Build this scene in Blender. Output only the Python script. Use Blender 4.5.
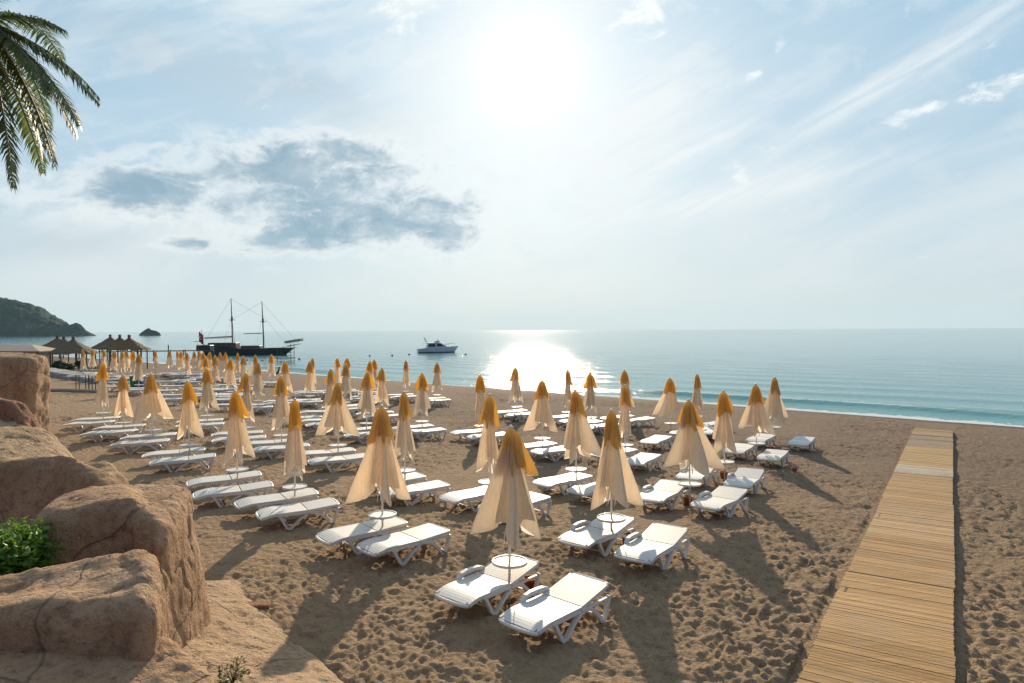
import bpy, bmesh, math, random
import numpy as np
from mathutils import Vector, Matrix, noise, Euler
R = math.radians
S = 1.25                                   # metres per survey unit of the beach layout
C = bpy.context.scene.collection
for o in list(bpy.data.objects): bpy.data.objects.remove(o)

# ------------------------------------------------------------------ camera
CAM_H = 4.375
F = 683.0
cam = bpy.data.cameras.new('camera'); cam.lens = 24.0; cam.sensor_width = 36.0
cam.clip_start = 0.05; cam.clip_end = 20000
camo = bpy.data.objects.new('camera', cam); C.objects.link(camo)
camo.matrix_world = Matrix.Translation((0, 0, CAM_H)) @ Matrix.Rotation(R(89.0), 4, 'X') @ Matrix.Rotation(R(-0.27), 4, 'Z')
scn = bpy.context.scene; scn.camera = camo

# ------------------------------------------------------------------ sun and sky
SUN_AZ, SUN_EL = R(1.5), R(20.8)
sdir = Vector((math.sin(SUN_AZ)*math.cos(SUN_EL), math.cos(SUN_AZ)*math.cos(SUN_EL), math.sin(SUN_EL)))
sl = bpy.data.lights.new('sun', 'SUN'); sl.energy = 4.1; sl.angle = R(0.6); sl.color = (1.0, 0.82, 0.60)
slo = bpy.data.objects.new('sun', sl); C.objects.link(slo)
slo.rotation_euler = (-sdir).to_track_quat('-Z', 'Y').to_euler(); slo.location = (0, 60, 60)
scn.view_settings.view_transform = 'Standard'; scn.view_settings.look = 'None'
scn.view_settings.exposure = 0.5; scn.view_settings.gamma = 1.0; scn.view_settings.use_curve_mapping = False
scn.cycles.use_denoising = True
scn.cycles.max_bounces = 8; scn.cycles.transparent_max_bounces = 12
scn.cycles.volume_bounces = 0
scn.cycles.sample_clamp_indirect = 4.0; scn.cycles.sample_clamp_direct = 0.0

class NT:
    """small node-tree writer"""
    def __init__(s, nt): s.t = nt; nt.nodes.clear()
    def n(s, typ, ins=None, **kw):
        nd = s.t.nodes.new(typ)
        for k, v in kw.items(): setattr(nd, k, v)
        for k, v in (ins or {}).items():
            sk = nd.inputs[k]
            if isinstance(v, bpy.types.NodeSocket): s.t.links.new(v, sk)
            else:
                if isinstance(v, (tuple, list)) and len(v) == 3 and sk.type == 'RGBA': v = (*v, 1)
                sk.default_value = v
        return nd
    def m(s, op, a, b=0.0, c=None, clamp=False):
        nd = s.t.nodes.new('ShaderNodeMath'); nd.operation = op; nd.use_clamp = clamp
        for i, v in enumerate((a, b) if c is None else (a, b, c)):
            if isinstance(v, bpy.types.NodeSocket): s.t.links.new(v, nd.inputs[i])
            else: nd.inputs[i].default_value = v
        return nd.outputs[0]
    def mix(s, f, a, b, blend='MIX'):
        nd = s.t.nodes.new('ShaderNodeMix'); nd.data_type = 'RGBA'; nd.blend_type = blend
        for i, v in ((0, f), (6, a), (7, b)):
            if isinstance(v, bpy.types.NodeSocket): s.t.links.new(v, nd.inputs[i])
            else: nd.inputs[i].default_value = (*v, 1) if isinstance(v, (tuple, list)) else v
        return nd.outputs[2]
    def ramp(s, f, stops):
        nd = s.t.nodes.new('ShaderNodeValToRGB'); s.t.links.new(f, nd.inputs[0])
        e = nd.color_ramp.elements
        while len(e) < len(stops): e.new(0.5)
        for el, (p, c) in zip(e, stops):
            el.position = p; el.color = (*c, 1) if isinstance(c, (tuple, list)) else (c, c, c, 1)
        return nd.outputs[0]
    def noise(s, vec, scale, detail=4, rough=0.55, dist=0.0, lac=2.0):
        return s.n('ShaderNodeTexNoise', {'Vector': vec, 'Scale': scale, 'Detail': detail, 'Roughness': rough, 'Distortion': dist, 'Lacunarity': lac}).outputs[0]

W = bpy.data.worlds.new('World'); scn.world = W; W.use_nodes = True
w = NT(W.node_tree)
sky = w.n('ShaderNodeTexSky', sky_type='NISHITA', sun_disc=False, sun_elevation=SUN_EL, sun_rotation=SUN_AZ,
          altitude=10, air_density=1.0, dust_density=1.2, ozone_density=1.6).outputs[0]
dirv = w.n('ShaderNodeTexCoord').outputs['Generated']
sx, sy, sz = w.n('ShaderNodeSeparateXYZ', {0: dirv}).outputs
az = w.m('ARCTAN2', sx, sy); el = w.m('ARCSINE', sz)
def blob(cx, cy, wx, wy, tilt=0.0):
    """soft elliptical region of the sky round a direction (azimuth, elevation in radians)"""
    dx = w.m('SUBTRACT', az, cx); dy = w.m('SUBTRACT', el, cy)
    c_, s_ = math.cos(tilt), math.sin(tilt)
    rx = w.m('ADD', w.m('MULTIPLY', dx, c_), w.m('MULTIPLY', dy, s_))
    ry = w.m('SUBTRACT', w.m('MULTIPLY', dy, c_), w.m('MULTIPLY', dx, s_))
    q = w.m('ADD', w.m('POWER', w.m('ABSOLUTE', w.m('DIVIDE', rx, wx)), 2.0), w.m('POWER', w.m('ABSOLUTE', w.m('DIVIDE', ry, wy)), 2.0))
    return w.m('EXPONENT', w.m('MULTIPLY', q, -1.0))
def ang(px, py):
    a = math.atan((px-512)/F); return a, math.atan((330-py)/F*math.cos(a))
cosang = w.n('ShaderNodeVectorMath', {0: dirv, 1: tuple(sdir)}, operation='DOT_PRODUCT').outputs['Value']
sang = w.m('ARCCOSINE', w.m('MINIMUM', cosang, 0.99999))
STR = 0.085
# thin veil clouds: streaks drawn out along a shallow slope
def skyvec(sxx, syy, rot, ox=0, oy=0):
    c_, s_ = math.cos(rot), math.sin(rot)
    rx = w.m('ADD', w.m('MULTIPLY', az, c_*sxx), w.m('MULTIPLY', el, s_*sxx))
    ry = w.m('SUBTRACT', w.m('MULTIPLY', el, c_*syy), w.m('MULTIPLY', az, s_*syy))
    return w.n('ShaderNodeCombineXYZ', {0: w.m('ADD', rx, ox), 1: w.m('ADD', ry, oy), 2: 0.37}).outputs[0]
veil = w.noise(skyvec(1.5, 5.0, R(20), 3.1, 1.7), 1.7, 8, 0.6, 0.7)
veil = w.n('ShaderNodeMapRange', {0: veil, 1: 0.40, 2: 0.66, 3: 0.0, 4: 1.0}, interpolation_type='SMOOTHSTEP').outputs[0]
streak = w.noise(skyvec(1.3, 15.0, R(21), 6.2, 0.3), 1.5, 6, 0.62, 0.35)
streak = w.n('ShaderNodeMapRange', {0: streak, 1: 0.50, 2: 0.68, 3: 0.0, 4: 1.0}, interpolation_type='SMOOTHSTEP').outputs[0]
puff = w.noise(skyvec(3.6, 6.2, R(6), 9.3, 4.4), 3.0, 9, 0.62, 0.35)
puffm = w.n('ShaderNodeMapRange', {0: puff, 1: 0.50, 2: 0.62, 3: 0.0, 4: 1.0}, interpolation_type='SMOOTHSTEP').outputs[0]
fine = w.noise(skyvec(8.0, 15.0, R(4), 1.3, 2.4), 2.4, 9, 0.66, 0.35)
# heavy grey-blue bank left of the sun
def ab(px, py, wx, wy, tilt=0): a, e = ang(px, py); return blob(a, e, wx/F, wy/F, R(tilt))
def addall(*a):
    r = a[0]
    for q in a[1:]: r = w.m('ADD', r, q)
    return r
bank = addall(ab(290, 178, 105, 30, 4), ab(390, 212, 85, 30, -10), ab(150, 192, 75, 18, 4), ab(350, 160, 60, 16, 0), ab(300, 240, 50, 11, 4), ab(345, 218, 60, 24, 14), ab(455, 226, 36, 15, -8), ab(185, 243, 22, 5, 0))
bk = w.m('ADD', w.m('MULTIPLY', w.m('MINIMUM', bank, 1.0), 0.84), w.m('MULTIPLY', w.m('SUBTRACT', fine, 0.5), 2.6))
bk = w.m('ADD', bk, w.m('MULTIPLY', w.m('SUBTRACT', puff, 0.5), 1.7))
bankm = w.n('ShaderNodeMapRange', {0: bk, 1: 0.22, 2: 1.05, 3: 0.0, 4: 1.0}, interpolation_type='SMOOTHSTEP').outputs[0]
bankm = w.m('MULTIPLY', bankm, w.m('MULTIPLY', bank, 3.0, clamp=True))
rim = w.m('MULTIPLY', w.n('ShaderNodeMapRange', {0: bk, 1: -0.15, 2: 0.30, 3: 0.0, 4: 1.0}, interpolation_type='SMOOTHSTEP').outputs[0], w.m('MULTIPLY', bank, 6.0, clamp=True))
# small bright puffs high up and the wide pale blue gap upper left
pu = addall(ab(643, 16, 34, 17, 0), ab(740, 170, 11, 15, 30), ab(780, 45, 12, 7, 10), ab(752, 78, 12, 5, 15), ab(786, 3, 12, 6, 0), ab(400, 10, 45, 18, 0), ab(990, 92, 34, 8, 8), ab(916, 114, 22, 5, 8))
fib = w.noise(skyvec(3.0, 26.0, R(24), 2.2, 5.3), 2.6, 7, 0.62, 0.5)
fib = w.n('ShaderNodeMapRange', {0: fib, 1: 0.33, 2: 0.62, 3: 0.15, 4: 1.0}).outputs[0]
wisp = w.m('MULTIPLY', addall(ab(905, 75, 125, 13, 25), ab(700, 148, 105, 13, 27), ab(640, 120, 75, 34, 38), ab(705, 203, 160, 15, 9), ab(560, 175, 90, 40, 30)), fib, clamp=True)
pum = w.n('ShaderNodeMapRange', {0: w.m('ADD', w.m('MULTIPLY', pu, 0.6), w.m('MULTIPLY', w.m('SUBTRACT', fine, 0.5), 2.2)), 1: 0.28, 2: 0.75, 3: 0.0, 4: 1.0}, interpolation_type='SMOOTHSTEP').outputs[0]
gap = addall(ab(200, 85, 150, 60, -8), ab(860, 110, 230, 120, 10), ab(860, 30, 200, 70, 0))
# glow of the veiled sun
g1 = w.m('EXPONENT', w.m('MULTIPLY', w.m('POWER', w.m('DIVIDE', sang, 0.032), 1.3), -1.0))
g3 = w.m('EXPONENT', w.m('MULTIPLY', w.m('POWER', w.m('DIVIDE', sang, 0.10), 1.4), -1.0))
g2 = w.m('EXPONENT', w.m('MULTIPLY', w.m('DIVIDE', sang, 0.25), -1.0))
hz = w.m('EXPONENT', w.m('MULTIPLY', w.m('MAXIMUM', el, 0.0), -7.5))
base = w.mix(1.0, sky, (STR, STR, STR), 'MULTIPLY')
blue = w.mix(w.m('MULTIPLY', g2, 0.55), (0.255, 0.41, 0.53), (0.47, 0.57, 0.63))
base = w.mix(0.85, base, blue)
white = w.mix(g2, (0.55, 0.61, 0.635), (0.68, 0.70, 0.70))
vm = w.m('MULTIPLY', veil, w.m('SUBTRACT', 0.85, w.m('MULTIPLY', w.m('MINIMUM', gap, 1.3), 0.42)))
c = w.mix(vm, base, white)
grey = w.m('MULTIPLY', addall(ab(190, 62, 130, 26, -14), ab(330, 95, 50, 18, -20), ab(60, 240, 90, 14, 0)), w.n('ShaderNodeMapRange', {0: puff, 1: 0.25, 2: 0.6}).outputs[0])
c = w.mix(w.m('MULTIPLY', grey, 0.75, clamp=True), c, (0.36, 0.44, 0.50))
c = w.mix(w.m('MULTIPLY', streak, w.n('ShaderNodeMapRange', {0: az, 1: -0.45, 2: 0.25, 3: 0.25, 4: 0.15}).outputs[0]), c, w.mix(g2, (0.62, 0.67, 0.69), (0.80, 0.81, 0.80)))
c = w.mix(w.m('MULTIPLY', w.m('MULTIPLY', puffm, 0.45), w.m('ADD', g2, 0.35)), c, white)
c = w.mix(w.m('MULTIPLY', hz, 0.85), c, (0.53, 0.555, 0.56))
c = w.mix(w.m('MULTIPLY', wisp, 0.8), c, (0.655, 0.68, 0.685))
c = w.mix(w.m('MULTIPLY', pum, 0.85), c, (0.72, 0.74, 0.74))
c = w.mix(w.m('MULTIPLY', rim, 0.5), c, (0.66, 0.68, 0.68))
c = w.mix(bankm, c, w.mix(w.n('ShaderNodeMapRange', {0: puff, 1: 0.35, 2: 0.65}).outputs[0], (0.39, 0.46, 0.51), (0.21, 0.315, 0.395)))
c = w.mix(w.m('MULTIPLY', g3, 0.35), c, (0.85, 0.85, 0.83))
c = w.mix(w.m('MULTIPLY', g1, 0.95), c, (1.15, 1.12, 1.05))
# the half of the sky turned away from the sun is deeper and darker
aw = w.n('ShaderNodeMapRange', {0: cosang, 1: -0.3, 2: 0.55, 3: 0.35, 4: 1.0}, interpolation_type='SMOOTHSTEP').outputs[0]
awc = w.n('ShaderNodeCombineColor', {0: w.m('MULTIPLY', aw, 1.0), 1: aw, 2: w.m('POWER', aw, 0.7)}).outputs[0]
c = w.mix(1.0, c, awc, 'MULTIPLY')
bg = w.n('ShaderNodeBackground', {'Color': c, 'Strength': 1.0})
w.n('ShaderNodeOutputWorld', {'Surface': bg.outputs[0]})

# ------------------------------------------------------------------ materials
def mat(name): m = bpy.data.materials.new(name); m.use_nodes = True; return m, NT(m.node_tree)
def out(t, sh, disp=None, vol=None):
    ins = {}
    if sh is not None: ins['Surface'] = sh
    if vol is not None: ins['Volume'] = vol
    t.n('ShaderNodeOutputMaterial', ins)
def simple(name, col, rough=0.6, var=0.12, scale=6.0, bump=0.0, bscale=40.0, metal=0.0, spec=0.5, obj=True):
    m, t = mat(name)
    co = t.n('ShaderNodeTexCoord').outputs['Object']
    n1 = t.noise(co, scale, 5)
    dark = tuple(x*(1-var) for x in col); lite = tuple(min(1, x*(1+var)) for x in col)
    cc = t.mix(n1, dark, lite)
    rnd = t.n('ShaderNodeObjectInfo').outputs['Random']
    cc = t.n('ShaderNodeHueSaturation', {'Color': cc, 'Value': t.m('ADD', 0.90, t.m('MULTIPLY', rnd, 0.17)), 'Saturation': t.m('ADD', 0.7, t.m('MULTIPLY', rnd, 0.8))}).outputs[0]
    ins = {'Base Color': cc, 'Roughness': rough, 'Metallic': metal, 'Specular IOR Level': spec}
    if bump:
        b = t.n('ShaderNodeBump', {'Height': t.noise(co, bscale, 6), 'Strength': 1.0, 'Distance': bump}).outputs[0]
        ins['Normal'] = b
    out(t, t.n('ShaderNodeBsdfPrincipled', ins).outputs[0]); return m

def cloth_mat(name, col, trans, stripe=0.0):
    m, t = mat(name)
    co = t.n('ShaderNodeTexCoord').outputs['Object']
    n1 = t.noise(co, 3.0, 4); n2 = t.noise(co, 16.0, 5)
    f = t.m('ADD', t.m('MULTIPLY', n1, 0.6), t.m('MULTIPLY', n2, 0.4))
    cc = t.mix(t.n('ShaderNodeMapRange', {0: f, 1: 0.35, 2: 0.68}).outputs[0], tuple(x*0.9 for x in col), tuple(min(1, x*1.04) for x in col))
    rnd = t.n('ShaderNodeObjectInfo').outputs['Random']
    cc = t.n('ShaderNodeHueSaturation', {'Color': cc, 'Value': t.m('ADD', 0.86, t.m('MULTIPLY', rnd, 0.2)), 'Saturation': t.m('ADD', 0.9, t.m('MULTIPLY', rnd, 0.2))}).outputs[0]
    b = t.n('ShaderNodeBump', {'Height': t.noise(t.n('ShaderNodeMapping', {'Vector': co, 'Scale': (22.0, 22.0, 2.0)}).outputs[0], 1.0, 4, 0.6, 0.8), 'Strength': 0.9, 'Distance': 0.03}).outputs[0]
    d = t.n('ShaderNodeBsdfPrincipled', {'Base Color': cc, 'Roughness': 0.85, 'Specular IOR Level': 0.15, 'Normal': b}).outputs[0]
    tr = t.n('ShaderNodeBsdfTranslucent', {'Color': cc, 'Normal': b}).outputs[0]
    out(t, t.n('ShaderNodeMixShader', {0: trans, 1: d, 2: tr}).outputs[0]); return m

def sand_mat():
    m, t = mat('beach_sand')
    co = t.n('ShaderNodeTexCoord').outputs['Object']
    ve = t.n('ShaderNodeAttribute', attribute_name='ve', attribute_type='GEOMETRY').outputs['Fac']
    n1 = t.noise(co, 0.35, 5); n2 = t.noise(co, 4.0, 6, 0.6); n3 = t.noise(co, 60.0, 4, 0.7)
    vor = t.n('ShaderNodeTexVoronoi', {'Vector': co, 'Scale': 26.0}); peb = vor.outputs['Color']
    gold = t.mix(n2, (0.41, 0.275, 0.158), (0.59, 0.415, 0.252))
    grit = t.mix(n2, (0.215, 0.153, 0.105), (0.40, 0.292, 0.20))
    f = t.n('ShaderNodeMapRange', {0: t.m('ADD', ve, t.m('MULTIPLY', n1, 12.0)), 1: 18.0, 2: 34.0}).outputs[0]
    cc = t.mix(f, gold, grit)
    cc = t.mix(t.n('ShaderNodeMapRange', {0: n3, 1: 0.3, 2: 0.7, 3: 0.0, 4: 0.9}).outputs[0], cc, t.mix(0.65, cc, (0.09, 0.065, 0.05)))
    pv = t.n('ShaderNodeSeparateColor', {0: peb}).outputs[0]
    pebm = t.m('MULTIPLY', t.m('GREATER_THAN', pv, 0.86), t.m('LESS_THAN', vor.outputs['Distance'], 0.3))
    cc = t.mix(t.m('MULTIPLY', pebm, 0.55), cc, t.mix(t.n('ShaderNodeSeparateColor', {0: peb}).outputs[1], (0.10, 0.08, 0.07), (0.46, 0.40, 0.33)))
    wet = t.n('ShaderNodeMapRange', {0: t.m('ADD', ve, t.m('MULTIPLY', n1, 0.8)), 1: 47.2, 2: 48.1}, interpolation_type='SMOOTHSTEP').outputs[0]
    cc = t.mix(t.m('MULTIPLY', wet, 0.9), cc, (0.10, 0.075, 0.055))
    h = t.m('ADD', t.m('MULTIPLY', t.noise(co, 8.5, 5, 0.68), 0.14), t.m('MULTIPLY', n3, 0.012))
    b = t.n('ShaderNodeBump', {'Height': h, 'Strength': 1.0, 'Distance': 1.0}).outputs[0]
    out(t, t.n('ShaderNodeBsdfPrincipled', {'Base Color': cc, 'Roughness': t.m('SUBTRACT', 0.95, t.m('MULTIPLY', wet, 0.15)), 'Specular IOR Level': 0.12, 'Normal': b}).outputs[0]); return m

def water_mat():
    m, t = mat('sea_water')
    co = t.n('ShaderNodeTexCoord').outputs['Object']
    off = t.n('ShaderNodeAttribute', attribute_name='off', attribute_type='GEOMETRY').outputs['Fac']
    mp = t.n('ShaderNodeMapping', {'Vector': co, 'Rotation': (0, 0, R(41.6)), 'Scale': (0.45, 1.0, 1.0)}).outputs[0]
    h = t.m('ADD', t.m('MULTIPLY', t.noise(mp, 1.5, 5, 0.6), 0.065), t.m('MULTIPLY', t.noise(mp, 0.33, 3, 0.5), 0.06))
    h = t.m('ADD', h, t.m('MULTIPLY', t.noise(co, 5.5, 3, 0.6), 0.03))
    b = t.n('ShaderNodeBump', {'Height': h, 'Strength': 1.0, 'Distance': 1.0}).outputs[0]
    sh = t.n('ShaderNodeMapRange', {0: off, 1: 0.0, 2: 60.0}).outputs[0]
    col = t.mix(t.m('POWER', sh, 0.6), (0.12, 0.34, 0.30), (0.035, 0.20, 0.235))
    patch = t.noise(t.n('ShaderNodeMapping', {'Vector': co, 'Rotation': (0, 0, R(41.6)), 'Scale': (0.012, 0.06, 1.0)}).outputs[0], 1.0, 4)
    col = t.mix(t.m('MULTIPLY', patch, 0.5), col, (0.07, 0.26, 0.27))
    wat = t.n('ShaderNodeBsdfPrincipled', {'Base Color': col, 'Roughness': 0.075, 'Specular IOR Level': 0.42, 'IOR': 1.33, 'Normal': b}).outputs[0]
    fn = t.noise(co, 1.1, 6, 0.65, 0.5); fn2 = t.noise(t.n('ShaderNodeMapping', {'Vector': co, 'Rotation': (0, 0, R(41.6)), 'Scale': (0.09, 1.0, 1.0)}).outputs[0], 0.9, 4, 0.6)
    wid = t.m('ADD', 0.35, t.m('MULTIPLY', t.m('POWER', fn2, 2.0), 4.6))
    f1 = t.m('SUBTRACT', 1.0, t.m('DIVIDE', off, wid), clamp=True)
    fm = t.m('MULTIPLY', t.m('GREATER_THAN', t.m('ADD', t.m('MULTIPLY', f1, 0.9), fn), 0.97), t.m('GREATER_THAN', f1, 0.001))
    # broken crest of the one small breaker
    crest = t.n('ShaderNodeAttribute', attribute_name='crest', attribute_type='GEOMETRY').outputs['Fac']
    fm2 = t.m('GREATER_THAN', t.m('ADD', crest, t.m('MULTIPLY', fn2, 0.9)), 1.32)
    foam = t.n('ShaderNodeBsdfDiffuse', {'Color': (0.74, 0.76, 0.75, 1)}).outputs[0]
    out(t, t.n('ShaderNodeMixShader', {0: t.m('MAXIMUM', t.m('MULTIPLY', fm, 0.85), t.m('MULTIPLY', fm2, 0.7)), 1: wat, 2: foam}).outputs[0]); return m

def rock_mat(name, a, b_, c_):
    m, t = mat(name)
    co = t.n('ShaderNodeNewGeometry').outputs['Position']
    n1 = t.noise(co, 1.1, 6, 0.62, 0.4); n2 = t.noise(co, 9.0, 6, 0.65); n3 = t.noise(co, 45.0, 4, 0.7)
    cc = t.mix(t.n('ShaderNodeMapRange', {0: n1, 1: 0.35, 2: 0.65}).outputs[0], a, b_)
    st = t.noise(t.n('ShaderNodeMapping', {'Vector': co, 'Scale': (5.0, 5.0, 0.7)}).outputs[0], 1.0, 5, 0.65, 0.7)
    cc = t.mix(t.n('ShaderNodeMapRange', {0: st, 1: 0.52, 2: 0.72, 3: 0, 4: 0.6}).outputs[0], cc, c_)
    cc = t.mix(t.n('ShaderNodeMapRange', {0: n2, 1: 0.52, 2: 0.68, 3: 0, 4: 0.6}).outputs[0], cc, tuple(x*0.38 for x in a))
    vor = t.n('ShaderNodeTexVoronoi', {'Vector': t.n('ShaderNodeMapping', {'Vector': co, 'Scale': (0.8, 0.8, 0.55)}).outputs[0], 'Scale': 0.75, 'Randomness': 1.0}, feature='DISTANCE_TO_EDGE').outputs['Distance']
    wv = t.n('ShaderNodeVectorMath', {0: co, 1: t.n('ShaderNodeVectorMath', {0: t.n('ShaderNodeTexNoise', {'Vector': co, 'Scale': 1.4, 'Detail': 3}).outputs['Color'], 1: (0.5, 0.5, 0.5)}, operation='MULTIPLY').outputs[0]}, operation='ADD').outputs[0]
    vor = t.n('ShaderNodeTexVoronoi', {'Vector': wv, 'Scale': 0.5}, feature='DISTANCE_TO_EDGE').outputs['Distance']
    crack = t.n('ShaderNodeMapRange', {0: vor, 1: 0.0, 2: 0.011, 3: 1.0, 4: 0.0}).outputs[0]
    cc = t.mix(t.m('MULTIPLY', crack, 0.4), cc, (0.05, 0.035, 0.025))
    pit = t.n('ShaderNodeMapRange', {0: t.n('ShaderNodeTexVoronoi', {'Vector': wv, 'Scale': 13.0}).outputs['Distance'], 1: 0.05, 2: 0.35, 3: -0.022, 4: 0.0}).outputs[0]
    cc = t.mix(t.m('MULTIPLY', t.n('ShaderNodeMapRange', {0: n3, 1: 0.56, 2: 0.66}).outputs[0], 0.35), cc, tuple(x*0.4 for x in a))
    h = t.m('ADD', t.m('ADD', t.m('MULTIPLY', n2, 0.10), pit), t.m('ADD', t.m('MULTIPLY', n3, 0.018), t.m('ADD', t.m('MULTIPLY', crack, -0.03), t.m('MULTIPLY', st, 0.05))))
    b = t.n('ShaderNodeBump', {'Height': h, 'Strength': 0.9, 'Distance': 1.0}).outputs[0]
    out(t, t.n('ShaderNodeBsdfPrincipled', {'Base Color': cc, 'Roughness': 0.9, 'Specular IOR Level': 0.2, 'Normal': b}).outputs[0]); return m

def leaf_mat(name, a, b_, trans=0.35):
    m, t = mat(name)
    co = t.n('ShaderNodeTexCoord').outputs['Object']
    cc = t.mix(t.n('ShaderNodeMapRange', {0: t.noise(co, 5.0, 4), 1: 0.35, 2: 0.65}).outputs[0], a, b_)
    d = t.n('ShaderNodeBsdfPrincipled', {'Base Color': cc, 'Roughness': 0.45}).outputs[0]
    tr = t.n('ShaderNodeBsdfTranslucent', {'Color': cc}).outputs[0]
    out(t, t.n('ShaderNodeMixShader', {0: trans, 1: d, 2: tr}).outputs[0]); return m

def slat_mat():
    m, t = mat('walkway_wood')
    co = t.n('ShaderNodeTexCoord').outputs['Object']
    tint = t.n('ShaderNodeAttribute', attribute_name='tint', attribute_type='GEOMETRY').outputs['Color']
    mp = t.n('ShaderNodeMapping', {'Vector': co, 'Rotation': (0, 0, R(32.8)), 'Scale': (1.5, 22.0, 1.0)}).outputs[0]
    n1 = t.noise(mp, 1.0, 6, 0.65); n2 = t.noise(co, 1.3, 5)
    cc = t.mix(1.0, tint, t.mix(t.n('ShaderNodeMapRange', {0: n1, 1: 0.3, 2: 0.7}).outputs[0], (0.62, 0.60, 0.58), (1.05, 1.05, 1.05)), 'MULTIPLY')
    cc = t.mix(t.n('ShaderNodeMapRange', {0: n2, 1: 0.5, 2: 0.72, 3: 0, 4: 0.5}).outputs[0], cc, (0.40, 0.28, 0.17))
    sd = t.noise(co, 0.8, 7, 0.7, 0.4)
    cc = t.mix(t.n('ShaderNodeMapRange', {0: sd, 1: 0.56, 2: 0.70, 3: 0, 4: 0.7}).outputs[0], cc, (0.36, 0.27, 0.17))
    b = t.n('ShaderNodeBump', {'Height': n1, 'Strength': 0.5, 'Distance': 0.01}).outputs[0]
    out(t, t.n('ShaderNodeBsdfPrincipled', {'Base Color': cc, 'Roughness': 0.8, 'Specular IOR Level': 0.25, 'Normal': b}).outputs[0]); return m

def hill_mat(name, g1_, g2_, rk):
    m, t = mat(name)
    co = t.n('ShaderNodeTexCoord').outputs['Object']
    n1 = t.noise(co, 0.02, 6, 0.6); n2 = t.noise(co, 0.12, 5, 0.7)
    cc = t.mix(t.n('ShaderNodeMapRange', {0: n2, 1: 0.35, 2: 0.65}).outputs[0], g1_, g2_)
    cc = t.mix(t.n('ShaderNodeMapRange', {0: n1, 1: 0.56, 2: 0.66, 3: 0, 4: 0.85}).outputs[0], cc, rk)
    b = t.n('ShaderNodeBump', {'Height': n2, 'Strength': 0.8, 'Distance': 4.0}).outputs[0]
    out(t, t.n('ShaderNodeBsdfPrincipled', {'Base Color': cc, 'Roughness': 0.95, 'Specular IOR Level': 0.1, 'Normal': b}).outputs[0]); return m

M = dict(
    sand=sand_mat(), water=water_mat(),
    rock=rock_mat('cast_rock', (0.40, 0.24, 0.135), (0.58, 0.38, 0.23), (0.27, 0.165, 0.095)),
    rockred=rock_mat('red_rock', (0.33, 0.165, 0.10), (0.38, 0.205, 0.13), (0.20, 0.11, 0.075)),
    rockpale=rock_mat('pale_rock', (0.43, 0.285, 0.17), (0.55, 0.385, 0.235), (0.31, 0.20, 0.12)),
    cream=cloth_mat('cream_canvas', (0.97, 0.85, 0.69), 0.62),
    yellow=cloth_mat('yellow_canvas', (0.95, 0.66, 0.22), 0.64),
    plastic=simple('white_plastic', (0.67, 0.66, 0.62), 0.5, 0.10, 5.0, 0.0015, 25.0),
    pole=simple('painted_pole', (0.78, 0.74, 0.66), 0.45, 0.08, 5.0),
    terracotta=simple('terracotta', (0.34, 0.10, 0.055), 0.7, 0.2, 9.0, 0.004),
    slat=slat_mat(),
    bearer=simple('walkway_bearer', (0.09, 0.065, 0.045), 0.9, 0.2),
    hill=hill_mat('scrub_hill', (0.015, 0.045, 0.040), (0.035, 0.065, 0.05), (0.13, 0.12, 0.10)),
    darkhull=simple('dark_hull', (0.012, 0.024, 0.026), 0.35, 0.2, 0.6),
    deckwood=simple('deck_wood', (0.13, 0.085, 0.05), 0.6, 0.25, 2.0),
    sail=simple('furled_sail', (0.42, 0.36, 0.28), 0.8, 0.12, 2.0),
    flagred=simple('flag_red', (0.62, 0.02, 0.03), 0.7, 0.1, 2.0),
    white=simple('white_gelcoat', (0.78, 0.78, 0.76), 0.3, 0.05, 1.0),
    glass=simple('dark_glass', (0.015, 0.02, 0.025), 0.08, 0.1, 1.0),
    steel=simple('dark_steel', (0.05, 0.05, 0.052), 0.5, 0.2, 5.0, metal=0.4),
    thatch=simple('thatch', (0.155, 0.115, 0.075), 0.95, 0.45, 7.0, 0.05, 12.0),
    timber=simple('grey_timber', (0.13, 0.10, 0.075), 0.85, 0.3, 4.0, 0.005),
    plaster=simple('pale_plaster', (0.58, 0.53, 0.45), 0.85, 0.12, 1.0, 0.01),
    roofing=simple('roof_sheet', (0.42, 0.33, 0.24), 0.8, 0.2, 1.2, 0.01),
    concrete=simple('grey_concrete', (0.34, 0.31, 0.27), 0.9, 0.28, 1.5, 0.03, 8.0),
    green=simple('green_bin', (0.015, 0.17, 0.07), 0.45, 0.1), blue=simple('blue_bin', (0.02, 0.07, 0.25), 0.45, 0.1),
    bush=leaf_mat('shrub_leaf', (0.09, 0.19, 0.02), (0.22, 0.38, 0.05), 0.5),
    darkbush=leaf_mat('dark_leaf', (0.020, 0.050, 0.020), (0.045, 0.09, 0.03), 0.3),
    weed=leaf_mat('weed_leaf', (0.06, 0.10, 0.02), (0.14, 0.16, 0.04), 0.35),
    frond=leaf_mat('palm_leaf', (0.09, 0.15, 0.045), (0.19, 0.24, 0.08), 0.45),
    rachis=simple('palm_stalk', (0.20, 0.17, 0.07), 0.6, 0.2),
    trunk=simple('palm_trunk', (0.14, 0.095, 0.06), 0.9, 0.4, 10.0, 0.03, 18.0),
    skin=simple('skin', (0.42, 0.24, 0.16), 0.6, 0.05), darkcloth=simple('dark_clothing', (0.02, 0.022, 0.028), 0.85, 0.2),
    buoy=simple('buoy_plastic', (0.03, 0.035, 0.04), 0.5, 0.2),
)

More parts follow.
